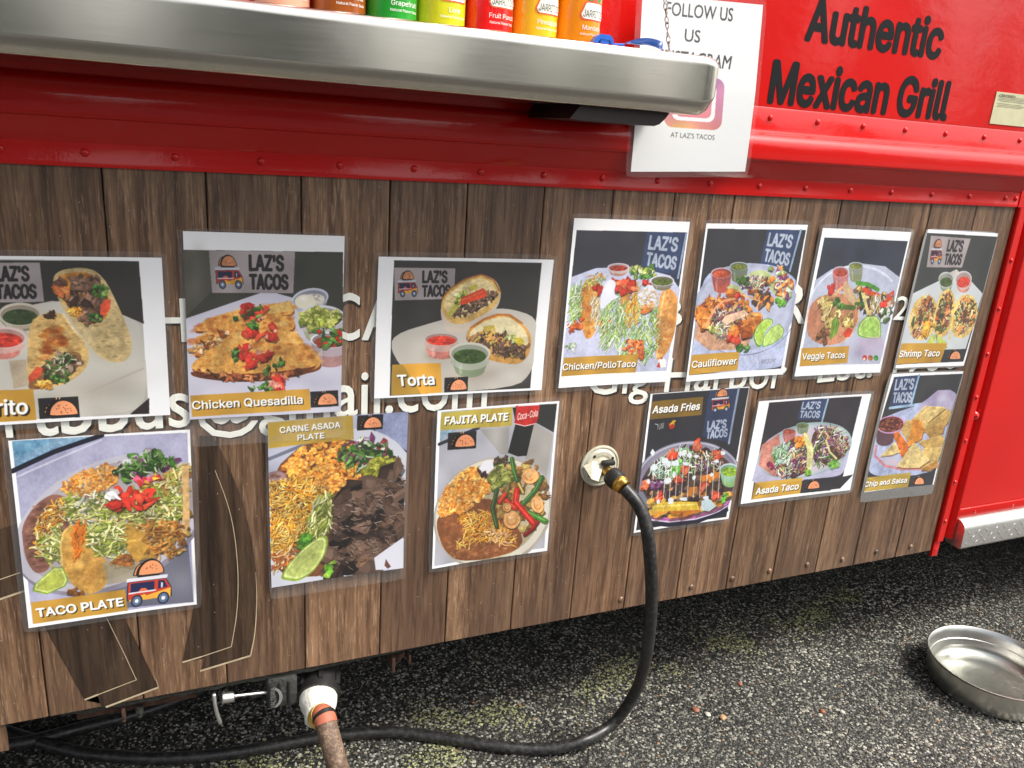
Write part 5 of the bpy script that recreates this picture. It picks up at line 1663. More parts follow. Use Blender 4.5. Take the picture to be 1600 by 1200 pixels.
CAU = [(226, 140, 56), (206, 112, 40), (236, 164, 84), (180, 90, 34)]
A.bits([(480, 430), (600, 450), (640, 580), (600, 650), (500, 620), (470, 520)], 60, 24, CAU + MEAT); A.shreds([(400, 450), (560, 440), (560, 520), (440, 530)], 90, 40, 6, SLAW); A.bits([(390, 440), (470, 440), (460, 490), (400, 490)], 14, 16, GREEN)
A.bits([(600, 350), (700, 380), (760, 500), (740, 580), (660, 560), (620, 430)], 60, 20, CAU + SLAW + [(180, 70, 60)]); A.bits([(650, 590), (720, 570), (700, 630), (650, 630)], 10, 18, [(110, 170, 60)])
A.bits([(120, 660), (200, 620), (230, 760), (140, 770)], 24, 34, CAU); A.bits([(180, 580), (400, 530), (470, 640), (400, 700), (230, 720)], 70, 28, CAU); A.bits([(330, 740), (520, 680), (530, 760), (440, 840), (350, 830)], 50, 34, CAU)
A.shreds([(230, 640), (440, 620), (470, 700), (300, 800), (230, 760)], 130, 40, 6, SLAW + [(90, 50, 90)]); A.line([(180, 770), (240, 650), (300, 600), (400, 580)], 16, (236, 170, 120)); A.poly([(310, 700), (440, 660), (470, 690), (360, 740), (320, 760), (290, 740)], (240, 200, 170)); A.line([(430, 560), (540, 600), (520, 650)], 10, (236, 180, 130))
A.bits([(330, 850), (400, 840), (400, 880), (340, 885)], 6, 22, TOM); A.bits([(370, 560), (410, 550), (410, 580)], 4, 18, TOM); A.bits([(380, 900), (470, 890), (450, 950), (400, 940)], 14, 16, GREEN); A.bits([(200, 770), (250, 770), (250, 830), (220, 820)], 10, 16, LETT); A.shreds([(250, 800), (340, 790), (320, 860), (260, 850)], 30, 34, 6, SLAW)
A.lime([(495, 840), (520, 770), (580, 712), (625, 720), (630, 750), (575, 800), (550, 905), (520, 910)], (176, 206, 90), (110, 170, 50)); A.lime([(556, 910), (560, 850), (610, 780), (670, 750), (700, 790), (690, 840), (620, 890)], (186, 212, 120), (120, 180, 60))
A.caption([(84, 960), (408, 940), (392, 1064), (64, 1094)], 'Cauliflower', (84, 1046), (386, 1022), (88, 1002)); A.text('veggie', (548, 1016), (640, 1006), (552, 984), (120, 120, 140))
laminated(A, 'menu_poster', 'laminated poster lettered Cauliflower, tacos with two lime wedges at the right')

# ---- 6 veggie tacos
A = Art([(1283.7, 356.3), (1423.5, 362.1), (1371.9, 581.6), (1239.8, 587)], (1230, 340), 4.615, y=-.0040)
A.poly([(262, 142), (862, 168), (660, 1052), (78, 1070)], (58, 66, 82)); A.soft(600, 250, 140, 90, (44, 52, 72), .6)
A.poly([(196, 450), (320, 370), (540, 330), (700, 350), (805, 430), (660, 1052), (78, 1070)], (184, 192, 222)); A.line(A.ring(480, 640, 330, 290, -15, 30, 3.4, 5.9), 14, (206, 216, 244)); A.soft(560, 960, 160, 80, (186, 160, 196), .7)
A.cup(492, 345, 52, 26, 100, (132, 140, 60), body=(150, 156, 140), rim=(200, 210, 210), taper=.75); A.cup(382, 390, 60, 40, 110, (196, 82, 60), body=(196, 130, 130), rim=(214, 190, 200), taper=.75)
A.poly([(130, 830), (150, 640), (230, 560), (400, 540), (500, 600), (515, 740), (470, 840), (400, 900), (280, 925), (180, 890)], (206, 146, 112)); A.soft(170, 720, 50, 110, (186, 120, 90), .6); A.line([(480, 560), (512, 640), (512, 740), (460, 850), (380, 905)], 10, (224, 190, 160))
A.poly([(405, 470), (425, 455), (480, 540), (516, 640), (500, 650), (440, 600), (400, 540)], (210, 180, 140))
YV = [(214, 190, 110), (230, 206, 140), (190, 160, 80), (160, 120, 70)]
A.bits([(230, 570), (340, 590), (380, 700), (320, 800), (270, 790), (250, 680)], 60, 24, YV); A.bits([(200, 800), (300, 830), (280, 900), (220, 880)], 16, 22, [(110, 72, 44), (140, 96, 60)]); A.bits([(390, 710), (470, 690), (470, 780), (400, 780)], 18, 24, YV)
A.poly([(300, 860), (320, 740), (355, 710), (378, 760), (360, 830), (310, 880)], (120, 150, 50)); A.line([(350, 730), (330, 850)], 7, (150, 180, 80)); A.line([(370, 640), (480, 650)], 30, (96, 124, 44)); A.bits([(330, 590), (400, 580), (400, 640), (340, 640)], 12, 18, GREEN)
A.poly([(400, 830), (440, 790), (468, 810), (450, 860), (410, 860)], (216, 74, 48)); A.bits([(290, 500), (330, 490), (320, 550)], 5, 20, TOM)
A.bits([(490, 470), (660, 530), (770, 600), (700, 700), (560, 700), (500, 600)], 80, 24, YV + MEAT + [(150, 110, 80)]); A.line([(500, 470), (580, 480), (650, 520)], 24, (92, 160, 56)); A.line([(550, 515), (600, 545), (645, 555)], 26, (220, 84, 40)); A.line([(520, 540), (540, 640)], 18, (50, 84, 36)); A.line([(490, 620), (560, 620)], 20, (80, 120, 50))
A.line([(545, 550), (580, 690)], 20, (216, 200, 140)); A.shreds([(600, 580), (700, 580), (700, 680), (600, 660)], 30, 50, 6, [(240, 236, 210), (214, 190, 120)], 80, .5); A.bits([(670, 620), (770, 520), (780, 560), (700, 660)], 14, 22, [(206, 60, 50), (190, 150, 130)]); A.bits([(660, 660), (750, 650), (730, 740), (670, 740)], 20, 18, [(220, 224, 216), (80, 110, 60)])
A.line([(330, 560), (400, 500)], 22, (214, 170, 130))
A.lime([(500, 850), (510, 770), (560, 715), (630, 702), (670, 740), (672, 850), (660, 880), (560, 870)], (176, 214, 110), (130, 190, 70)); A.poly([(500, 870), (680, 860), (690, 940), (560, 950)], (196, 176, 204), .8)
A.caption([(95, 938), (446, 925), (432, 1048), (80, 1070)], 'Veggie Tacos', (100, 1020), (414, 1010), (104, 976))
for x, c1, c2 in ((556, (206, 50, 40), (230, 220, 200)), (596, (170, 100, 40), (200, 130, 60)), (634, (60, 150, 50), (90, 180, 70))): A.ell(x, 1010, 16, 20, c1); A.ell(x - 3, 1018, 8, 10, c2)
laminated(A, 'menu_poster', 'laminated poster lettered Veggie Tacos with a plain dark top and one lime wedge')

# ---- 7 shrimp taco
A = Art([(1448.9, 358.4), (1560.7, 364.3), (1501.6, 570.8), (1396.5, 574.7)], (1390, 340), 4.615, y=-.0044)
A.poly([(262, 108), (784, 138), (524, 1036), (34, 1060)], (66, 70, 68))
A.sign([(290, 128), (584, 152), (520, 360), (258, 356)])
A.poly([(160, 545), (350, 455), (470, 400), (560, 430), (662, 545), (540, 945), (60, 960)], (204, 210, 212))
A.poly([(420, 400), (480, 372), (510, 400), (500, 440), (430, 440)], (206, 200, 190)); A.cup(404, 440, 56, 50, 60, (84, 104, 56), body=(176, 180, 170), rim=(196, 200, 196), lvl=.5); A.cup(530, 440, 60, 56, 60, (212, 70, 50), -25, body=(200, 176, 170), rim=(206, 200, 204), lvl=.45)
for q in (A.ring(240, 720, 100, 165, 12), A.ring(390, 690, 70, 180, 12), A.ring(530, 710, 90, 160, 14)): A.poly(q, (228, 196, 116)); A.mottle(q, 60, 14, [(240, 214, 140), (206, 160, 80)], .5)
for q in (A.ring(245, 700, 80, 135, 12), A.ring(390, 680, 48, 150, 12), A.ring(535, 700, 70, 135, 14)): A.shreds(q, 120, 38, 6, [(216, 220, 150), (236, 232, 190), (120, 130, 60), (70, 60, 50), (230, 150, 80), (150, 90, 110)]); A.bits(q, 26, 17, [(226, 130, 70), (236, 160, 100), (90, 110, 50), (120, 80, 60)])
A.line([(370, 540), (330, 680), (300, 830)], 12, (232, 204, 120)); A.line([(520, 560), (450, 700), (425, 880)], 12, (236, 210, 130)); A.bits([(240, 770), (300, 760), (290, 830), (240, 830)], 8, 28, [(240, 180, 70)]); A.bits([(160, 810), (230, 800), (220, 860), (170, 850)], 12, 15, [(120, 70, 80), (190, 130, 90)])
A.lime([(255, 930), (300, 840), (330, 850), (310, 935)], (206, 214, 110)); A.lime([(330, 840), (400, 890), (410, 940), (340, 935)], (196, 208, 100))
A.caption([(80, 905), (410, 905), (360, 1042), (38, 1056)], 'Shrimp Taco', (62, 1004), (352, 998), (72, 958))
A.poly([(392, 950), (552, 944), (524, 1032), (364, 1040)], (58, 58, 66)); A.sh_taco((396, 1030), (108, -2), (14, -80), box=False)
laminated(A, 'menu_poster', 'laminated poster lettered Shrimp Taco, rightmost of the upper row next to the red corner post', marg=(.0065, .0020, .002, .003))

# ---- 8 taco plate
A = Art([(12.7, 688.2), (296.6, 669.3), (307.4, 943.2), (45.9, 978.6)], (0, 650), 3.53, y=-.0042)
A.poly([(68, 134), (1032, 88), (1068, 1020), (182, 1140)], (176, 174, 214)); A.poly([(68, 134), (520, 110), (200, 240), (85, 290)], (132, 178, 214)); A.poly([(68, 134), (300, 122), (240, 160), (80, 230)], (110, 170, 206)); A.line([(70, 300), (300, 195), (560, 105)], 26, (34, 38, 60)); A.line([(100, 330), (560, 130)], 10, (206, 204, 236))
A.poly([(1032, 640), (1068, 1020), (560, 1070), (600, 960), (900, 830)], (120, 120, 136)); A.soft(1000, 900, 120, 120, (140, 140, 150), .6)
A.poly(A.ring(610, 600, 560, 345, -24), (150, 144, 160)); A.poly(A.ring(600, 585, 552, 336, -24), (196, 192, 206)); A.poly(A.ring(605, 580, 505, 300, -24), (176, 168, 170))
A.poly([(120, 600), (200, 480), (300, 420), (420, 470), (420, 560), (300, 700), (280, 840), (200, 870), (150, 800), (128, 700)], (150, 106, 92)); A.mottle([(130, 620), (200, 490), (400, 470), (380, 600), (260, 840), (180, 830)], 160, 16, [(124, 80, 70), (176, 130, 110), (100, 60, 50)], .6)
A.bits([(330, 390), (450, 300), (600, 260), (660, 300), (640, 370), (520, 430), (400, 450)], 330, 13, RICE + [(250, 196, 130)], sh=.3)
A.bits([(640, 290), (700, 230), (820, 180), (940, 210), (960, 270), (820, 310), (700, 350)], 90, 24, PURP + GREEN + GREEN + [(220, 216, 226)]); A.shreds([(640, 290), (820, 190), (950, 240), (800, 330), (680, 350)], 60, 50, 8, GREEN + [(200, 210, 170)])
A.shreds([(200, 560), (350, 440), (420, 480), (340, 620), (220, 760), (180, 740)], 130, 50, 7, CHEESE + [(240, 220, 170)]); A.shreds([(190, 700), (330, 600), (340, 780), (260, 820)], 70, 60, 8, LETT)
A.bits([(640, 480), (900, 330), (1030, 240), (1046, 640), (1000, 740), (900, 800), (760, 790), (650, 640)], 150, 30, [(186, 150, 74), (160, 120, 56), (206, 176, 100), (140, 96, 44)]); A.shreds([(640, 450), (900, 340), (1020, 260), (1020, 560), (760, 640), (650, 560)], 260, 60, 8, LETT + [(226, 210, 150)])
A.poly([(1000, 290), (1040, 260), (1046, 600), (1000, 660), (1010, 480)], (214, 176, 120)); A.poly([(650, 560), (720, 600), (800, 640), (830, 700), (760, 815), (700, 740), (660, 640)], (204, 160, 74)); A.line([(640, 595), (740, 590), (830, 640)], 9, (226, 190, 110)); A.line([(680, 690), (790, 680)], 8, (220, 180, 90))
A.shreds([(760, 600), (1000, 560), (1000, 740), (880, 790)], 90, 60, 10, [(190, 130, 60), (160, 104, 46), (214, 160, 84)])
A.shreds([(340, 560), (380, 440), (600, 420), (700, 500), (640, 600), (440, 600)], 190, 60, 8, LETT + [(240, 240, 226), (244, 220, 150)])
A.poly([(330, 740), (340, 640), (390, 595), (470, 610), (520, 680), (590, 800), (600, 900), (560, 960), (480, 985), (400, 930), (350, 840)], (206, 162, 80)); A.mottle([(330, 740), (390, 600), (520, 680), (600, 900), (480, 980), (360, 860)], 150, 20, [(224, 186, 110), (186, 138, 60), (196, 150, 76)], .5); A.soft(520, 860, 70, 100, (178, 128, 60), .6, 20); A.line([(345, 820), (334, 720), (350, 640), (395, 598)], 9, (232, 200, 120))
A.shreds([(400, 600), (480, 600), (430, 780), (400, 760)], 40, 70, 9, [(236, 150, 50), (226, 130, 40)], 95, .5); A.shreds([(490, 590), (680, 590), (680, 760), (560, 790), (500, 720)], 150, 60, 8, LETT); A.bits([(620, 760), (740, 780), (730, 820), (630, 830)], 14, 24, [(170, 110, 54), (140, 90, 44)])
A.poly([(560, 800), (700, 830), (800, 800), (760, 900), (590, 930)], (176, 164, 130), .7)
A.bits([(600, 470), (660, 380), (740, 400), (870, 430), (860, 490), (740, 520), (620, 510)], 26, 38, TOM); A.bits([(750, 340), (900, 310), (900, 350), (760, 370)], 14, 22, [(236, 236, 240), (216, 60, 50), (240, 180, 60), (230, 90, 120)]); A.bits([(530, 430), (640, 420), (620, 460)], 12, 24, [(240, 238, 236)])
A.lime([(180, 960), (190, 925), (300, 830), (350, 830), (378, 900), (360, 935), (260, 978)], (186, 194, 90), (140, 170, 50)); A.bits([(380, 950), (450, 960), (440, 985), (390, 985)], 6, 22, [(150, 96, 50)])
A.caption([(172, 1022), (690, 955), (704, 1072), (184, 1140)], 'TACO PLATE', (208, 1102), (680, 1044), (200, 1058), bold=.05)
A.sh_van((690, 1052), (262, -34), (10, -246))
laminated(A, 'menu_poster', 'laminated poster lettered TACO PLATE with a small printed van in its corner, lower left')

# ---- 9 carne asada plate
A = Art([(418, 657.9), (637.3, 641.9), (628.8, 886), (423.5, 916.5)], (400, 620), 3.75, y=-.0046)
A.poly([(66, 140), (892, 80), (860, 1000), (88, 1114)], (186, 188, 214))
A.poly([(560, 90), (892, 78), (880, 330), (700, 200)], (150, 160, 200)); A.line([(690, 195), (885, 320)], 9, (70, 76, 110)); A.poly([(70, 150), (560, 110), (560, 240), (72, 300)], (206, 176, 90)); A.line([(75, 360), (300, 270)], 20, (120, 124, 140))
A.poly(A.ring(460, 690, 560, 420, -50), (204, 206, 222))
A.poly([(88, 440), (250, 290), (420, 230), (620, 260), (860, 420), (868, 760), (840, 900), (640, 1000), (300, 1060), (88, 1020)], (130, 84, 54))
A.bits([(150, 420), (260, 300), (440, 240), (560, 270), (620, 450), (540, 510), (440, 560), (250, 500)], 560, 14, RICE + [(250, 186, 80)], sh=.35)
A.mottle([(80, 440), (160, 430), (180, 520), (80, 520)], 30, 20, [(190, 160, 160), (150, 100, 90)], .8)
A.mottle([(90, 520), (420, 520), (440, 620), (200, 1000), (90, 1010)], 110, 22, [(170, 120, 90), (140, 84, 50), (190, 150, 120)], .7)
A.shreds([(85, 500), (260, 470), (430, 560), (330, 680), (270, 800), (140, 960), (88, 900)], 560, 52, 7, CHEESE + [(246, 216, 140), (250, 190, 70)])
A.shreds([(90, 920), (250, 860), (200, 1000), (100, 1010)], 60, 50, 8, [(200, 100, 40), (226, 140, 60), (240, 210, 160)])
A.bits([(480, 350), (560, 260), (700, 230), (800, 330), (780, 400), (620, 440), (560, 400)], 70, 26, GREEN + PURP + [(210, 220, 190), (150, 60, 60)]); A.shreds([(500, 260), (800, 280), (780, 380), (580, 440)], 60, 60, 9, GREEN + [(206, 220, 190), (160, 70, 110)])
A.bits([(620, 440), (700, 350), (820, 380), (840, 420), (720, 480), (630, 480)], 50, 26, [(160, 160, 50), (186, 184, 80), (130, 136, 40)])
CB = [(92, 70, 58), (112, 88, 74), (70, 52, 44), (128, 102, 86), (100, 76, 62)]
A.poly([(430, 640), (500, 520), (640, 480), (860, 440), (870, 700), (830, 880), (700, 960), (640, 1030), (470, 1050), (420, 880)], (34, 27, 25))
A.bits([(490, 530), (640, 480), (860, 450), (870, 620), (700, 640), (520, 600)], 20, 62, CB, asp=2.0); A.bits([(430, 640), (680, 600), (860, 640), (840, 860), (720, 900), (500, 840), (430, 720)], 34, 66, CB, asp=1.9); A.bits([(480, 860), (690, 860), (720, 980), (640, 1030), (470, 1050), (400, 960)], 20, 66, CB + [(140, 104, 80)], asp=1.7)
A.mottle([(430, 640), (860, 460), (840, 880), (470, 1040)], 330, 7, [(150, 126, 112), (44, 34, 30), (120, 94, 80), (84, 64, 54)], .55)
A.shreds([(430, 640), (860, 460), (840, 880), (470, 1040)], 160, 34, 4, [(150, 128, 114), (40, 30, 28), (170, 150, 136)], 20, .7, .5, 0)
A.poly([(690, 940), (860, 820), (858, 1000), (700, 1010)], (214, 214, 228)); A.poly([(750, 985), (758, 945), (788, 990), (770, 1002)], (120, 80, 70))
A.shreds([(300, 720), (340, 620), (430, 570), (440, 760), (380, 830), (310, 830)], 150, 70, 9, LETT, 110, .7); A.bits([(250, 820), (300, 790), (310, 860), (260, 890)], 8, 30, [(70, 130, 40), (110, 170, 60)]); A.bits([(380, 990), (440, 980), (430, 1050), (380, 1040)], 8, 24, [(150, 190, 70), (110, 170, 50)])
A.lime([(135, 1058), (200, 960), (300, 860), (400, 798), (424, 830), (408, 920), (330, 1030), (240, 1078), (180, 1070)], (190, 200, 116), (150, 176, 70))
A.grain(); A.poly([(68, 145), (566, 106), (572, 248), (72, 296)], (190, 160, 66), .88)
A.text('CARNE ASADA', (140, 208), (494, 178), (136, 174), (250, 250, 246), (60, 48, 20), .045); A.text('PLATE', (244, 252), (400, 240), (242, 220), (250, 250, 246), (60, 48, 20), .045)
A.sh_taco((590, 196), (150, -10), (2, -88))
laminated(A, 'menu_poster', 'laminated poster lettered CARNE ASADA PLATE, filled with dark grilled meat and rice', marg=(.0035, .0045, .003, .021))

# ---- 10 fajita plate
A = Art([(684.9, 639.5), (873.8, 626.4), (852.6, 858.4), (672.1, 888.3)], (660, 610), 4.139, y=-.0044)
A.poly([(118, 135), (866, 82), (782, 1012), (72, 1130)], (186, 186, 196)); A.poly([(118, 135), (300, 125), (240, 230), (112, 330)], (150, 186, 210)); A.line([(108, 345), (240, 290), (360, 240)], 20, (60, 66, 84)); A.poly([(600, 100), (866, 82), (846, 270), (720, 200), (590, 150)], (62, 64, 62)); A.poly([(720, 210), (842, 280), (800, 560), (660, 440)], (176, 172, 166)); A.poly([(370, 250), (560, 230), (550, 410), (500, 410)], (176, 172, 168))
A.poly([(580, 110), (752, 95), (720, 210), (672, 420), (615, 425), (550, 400), (600, 210)], (44, 46, 44)); A.poly([(606, 95), (756, 84), (746, 175), (730, 215), (660, 232), (590, 215), (600, 150)], (206, 50, 44)); A.line([(592, 212), (660, 228), (728, 212)], 5, (236, 220, 220)); A.line([(620, 95), (750, 88)], 10, (230, 232, 236)); A.text('Coca-Cola', (610, 190), (740, 164), (616, 146), (244, 236, 232), bold=.01)
A.poly(A.ring(450, 790, 400, 345, -35), (190, 182, 170)); A.poly(A.ring(448, 785, 385, 330, -35), (222, 216, 200)); A.poly(A.ring(440, 780, 350, 300, -35), (196, 182, 150))
A.poly([(84, 880), (100, 800), (300, 720), (450, 690), (560, 800), (660, 960), (600, 1040), (400, 1095), (220, 1100), (130, 1020)], (150, 94, 54)); A.mottle([(90, 880), (300, 740), (560, 820), (620, 1000), (400, 1080), (200, 1080)], 330, 12, [(176, 116, 66), (130, 78, 42), (190, 140, 96)], .6)
A.bits([(100, 790), (110, 680), (260, 520), (340, 490), (430, 600), (430, 660), (280, 780), (120, 810)], 430, 15, RICE + [(250, 190, 100)], sh=.35)
A.shreds([(230, 810), (380, 770), (470, 830), (600, 950), (590, 1010), (440, 960), (320, 1000), (200, 1010), (290, 900)], 250, 50, 6, CHEESE + [(250, 200, 100)]); A.shreds([(400, 900), (560, 920), (560, 1000), (420, 980)], 20, 60, 9, [(240, 180, 120), (246, 200, 150)])
A.bits([(450, 440), (540, 420), (560, 470), (480, 500)], 30, 17, [(90, 50, 56), (120, 80, 80), (60, 90, 40)]); A.poly([(365, 500), (400, 450), (450, 450), (460, 500), (420, 535), (380, 540)], (226, 224, 232)); A.bits([(350, 500), (390, 510), (420, 550), (390, 560)], 10, 14, [(70, 40, 50), (60, 80, 40)])
A.bits([(430, 560), (480, 490), (580, 490), (600, 560), (520, 600), (450, 650)], 60, 24, [(146, 152, 70), (120, 130, 54), (170, 172, 96)])
A.bits([(560, 460), (740, 480), (790, 620), (790, 780), (700, 900), (600, 900), (500, 800), (460, 700), (560, 600)], 90, 30, [(150, 104, 60), (176, 130, 70), (120, 90, 50), (190, 160, 90)])
for L_, w_, c_ in (([(575, 440), (590, 520), (610, 580)], 26, (70, 120, 50)), ([(770, 560), (730, 640), (640, 740)], 30, (60, 110, 50)), ([(640, 770), (710, 800), (790, 840)], 34, (84, 140, 54)), ([(480, 640), (450, 760), (480, 880)], 26, (66, 92, 50)), ([(560, 600), (540, 680)], 18, (110, 110, 50)), ([(610, 640), (600, 720), (660, 790), (720, 860)], 36, (196, 44, 30)), ([(540, 710), (600, 760)], 28, (206, 60, 36)), ([(740, 850), (700, 900), (660, 930)], 26, (150, 30, 28)), ([(530, 670), (500, 720)], 26, (214, 64, 40)), ([(620, 600), (650, 660)], 14, (206, 190, 90))):
    A.line(np.array(L_) + (3, 5), w_ + 3, (50, 34, 24), .6); A.line(L_, w_, c_); A.line(np.array(L_) - (3, 4), w_ * .25, tuple(min(255, x + 60) for x in c_), .7)
for cx, cy, rx, ry, r_ in ((576, 836, 54, 58, 0), (740, 735, 40, 54, -10), (692, 552, 54, 48, 0), (545, 755, 28, 30, 0)):
    A.ell(cx + 3, cy + 7, rx, ry, (90, 54, 30), r_, .7); A.ell(cx, cy, rx, ry, (234, 180, 116), r_, wob=.06); A.line(A.ring(cx, cy, rx * .55, ry * .55, r_, 16, .4, 4.4), 6, (200, 130, 70)); A.soft(cx - rx * .2, cy - ry * .3, rx * .4, ry * .3, (250, 216, 170), .8)
A.grain(); A.poly([(118, 140), (580, 105), (574, 226), (112, 256)], (200, 178, 70), .9); A.poly([(440, 116), (520, 110), (500, 232), (430, 236)], (176, 150, 50), .6)
A.text('FAJITA PLATE', (142, 218), (548, 190), (146, 170), (250, 250, 246), (60, 50, 20), .05); A.sh_taco((160, 384), (184, -12), (4, -112))
laminated(A, 'menu_poster', 'laminated poster lettered FAJITA PLATE with peppers, shrimp and a red drink cup')

# ---- 11 asada fries
A = Art([(1015.8, 615), (1172, 603.1), (1134.6, 809.8), (988.3, 831.3)], (980, 590), 4.8, y=-.0044)
A.poly([(186, 122), (908, 72), (735, 1040), (60, 1140)], (56, 56, 64)); A.poly([(612, 95), (828, 78), (750, 480), (560, 440)], (60, 74, 108)); A.line([(832, 80), (758, 490)], 16, (150, 166, 196))
A.sh_van((618, 262), (150, -14), (18, -176), .9); A.text("LAZ'S", (596, 388), (736, 374), (602, 326), (170, 182, 206), bold=.05); A.text('TACOS', (590, 456), (744, 440), (596, 396), (170, 182, 206), bold=.05)
A.poly(A.ring(450, 760, 400, 285, -8), (140, 140, 158)); A.line(A.ring(450, 755, 385, 265, -8, 40, 3.1, 6.3), 10, (190, 184, 206)); A.line(A.ring(450, 765, 360, 240, -8, 40, 3.1, 6.3), 7, (170, 140, 160)); A.poly(A.ring(455, 775, 350, 240, -8), (96, 74, 70))
A.line([(160, 1045), (300, 1060), (500, 1040), (650, 990), (750, 930)], 26, (196, 110, 180)); A.line([(165, 1062), (310, 1080), (510, 1058), (660, 1010), (745, 956)], 10, (222, 200, 236)); A.line([(170, 1090), (310, 1105), (520, 1080), (740, 990)], 24, (36, 38, 66))
FR = [(232, 166, 56), (240, 190, 90), (206, 128, 40)]
A.shreds([(170, 880), (740, 860), (700, 960), (400, 1030), (180, 1010)], 40, 110, 36, FR, 0, .5, .1); A.bits([(100, 760), (250, 650), (450, 520), (640, 520), (720, 560), (700, 800), (700, 900), (300, 940), (150, 900)], 200, 28, MEAT + [(60, 40, 44), (226, 150, 60), (70, 50, 60)])
A.shreds([(150, 700), (300, 560), (480, 500), (500, 700), (300, 780)], 200, 44, 7, [(196, 226, 190), (230, 240, 230), (140, 200, 110), (170, 210, 200)]); A.shreds([(450, 560), (700, 540), (690, 680), (500, 700)], 120, 44, 7, SLAW + [(160, 140, 70), (60, 50, 60)])
A.bits([(300, 700), (400, 600), (390, 700), (330, 760)], 20, 20, [(110, 190, 70), (150, 210, 110)]); A.poly([(540, 740), (690, 700), (690, 750), (560, 780)], (222, 140, 50)); A.poly([(440, 880), (470, 820), (525, 815), (520, 860), (460, 890)], (206, 130, 44)); A.poly([(180, 960), (260, 930), (520, 930), (540, 990), (300, 1000), (190, 1000)], (236, 200, 70)); A.line([(200, 965), (500, 950)], 12, (250, 226, 120))
for cx, cy in ((340, 578), (535, 500), (672, 578), (430, 680), (365, 765), (130, 800), (240, 900), (560, 820), (660, 890)):
    A.bits(A.ring(cx, cy, 26, 24), 8, 27, [(230, 96, 60), (216, 76, 48), (240, 130, 90)])
for k in range(26):
    p = (rng.uniform(140, 720), rng.uniform(540, 960)); A.poly(A.ring(p[0], p[1], rng.uniform(12, 30), rng.uniform(12, 26), wob=.3, n=16), (222, 232, 240), .95)
for x in range(200, 700, 45): A.line([(x, 560 + abs(x - 450) * .25), (x - 20, 900)], 6, (232, 238, 240), .75)
A.bits([(180, 760), (260, 770), (250, 830), (180, 830)], 20, 16, PURP); A.poly([(555, 920), (620, 910), (660, 960), (610, 1000), (550, 990)], (190, 220, 230)); A.bits([(700, 880), (745, 860), (740, 920), (710, 930)], 10, 18, [(120, 190, 70)])
A.cup(760, 690, 74, 52, 90, (150, 184, 60), body=(156, 206, 170), rim=(196, 214, 226))
A.caption([(178, 176), (566, 140), (552, 278), (166, 312)], 'Asada Fries', (184, 266), (536, 236), (194, 212), bold=.045, g=(150, 118, 44))
A.line([(205, 345), (225, 350)], 4, (230, 230, 230)); A.text('YUM', (216, 390), (266, 378), (222, 346), (234, 230, 224), bold=0.); A.poly([(302, 340), (356, 335), (348, 375), (318, 384)], (206, 50, 30)); A.bits([(302, 325), (356, 322), (354, 345), (304, 348)], 10, 10, [(246, 190, 50)])
laminated(A, 'menu_poster', 'laminated poster lettered Asada Fries behind the black hose, bowl of fries with white sauce')

# ---- 12 asada taco
A = Art([(1184.1, 625.9), (1360.5, 614.2), (1325.4, 764.7), (1155.3, 786.4)], (1150, 590), 5.714, y=-.0040)
A.poly([(285, 218), (1115, 162), (922, 985), (128, 1085)], (64, 60, 68)); A.sign([(582, 200), (812, 186), (770, 375), (545, 372)], light=False, van=False, txt=(.06, .78)); A.line([(820, 186), (765, 390)], 16, (150, 186, 206))
A.poly([(225, 590), (420, 460), (640, 395), (850, 400), (1030, 500), (1010, 640), (960, 850), (850, 890), (128, 960), (160, 840)], (188, 186, 226)); A.poly(A.ring(610, 650, 430, 235, -16), (160, 190, 196)); A.poly(A.ring(608, 655, 412, 218, -16), (186, 196, 206)); A.poly(A.ring(600, 665, 380, 195, -16), (206, 196, 206))
A.poly([(225, 600), (380, 500), (400, 700), (450, 880), (330, 880), (200, 780)], (206, 140, 124)); A.soft(270, 700, 60, 120, (220, 160, 140), .6); A.poly([(1040, 860), (850, 900), (820, 960), (925, 980)], (54, 54, 60))
A.cup(592, 424, 58, 26, 60, (120, 130, 84), body=(140, 150, 130), rim=(150, 190, 150)); A.cup(470, 478, 62, 28, 80, (190, 96, 74), body=(186, 120, 116), rim=(200, 180, 176))
A.poly([(690, 470), (820, 440), (960, 520), (1010, 600), (960, 700), (860, 760), (700, 790), (660, 600)], (96, 70, 60))
A.bits([(700, 460), (830, 440), (980, 540), (1000, 620), (900, 690), (840, 600), (720, 560)], 80, 20, MEAT + [(190, 130, 110), (90, 110, 50)]); A.shreds([(680, 450), (900, 430), (1000, 560), (960, 680), (860, 620)], 130, 50, 8, SLAW + [(190, 130, 110), (170, 80, 140)])
A.shreds([(680, 560), (800, 540), (850, 760), (700, 800)], 100, 50, 8, SLAW + [(110, 60, 60), (90, 140, 60)]); A.line([(800, 560), (830, 660), (890, 720)], 16, (224, 214, 150)); A.bits([(820, 760), (920, 730), (910, 780), (830, 800)], 14, 20, [(120, 180, 70), (150, 200, 100)])
A.poly([(330, 660), (500, 540), (620, 520), (660, 700), (640, 840), (520, 890), (420, 880), (340, 760)], (110, 72, 60)); A.bits([(350, 700), (600, 560), (640, 820), (480, 890), (360, 800)], 70, 24, MEAT + [(206, 130, 100)])
A.shreds([(320, 640), (480, 580), (500, 760), (360, 760)], 120, 54, 9, [(190, 230, 190), (226, 240, 226), (140, 190, 120), (170, 200, 190)]); A.shreds([(450, 640), (620, 580), (640, 780), (470, 790)], 90, 54, 9, SLAW + [(160, 50, 110)]); A.shreds([(330, 800), (560, 780), (560, 880), (380, 880)], 70, 54, 8, SLAW + [(190, 100, 80), (80, 40, 80)]); A.bits([(530, 540), (610, 530), (600, 600), (540, 600)], 10, 26, [(236, 150, 60)]); A.bits([(280, 770), (330, 770), (320, 820)], 6, 20, [(150, 40, 90)])
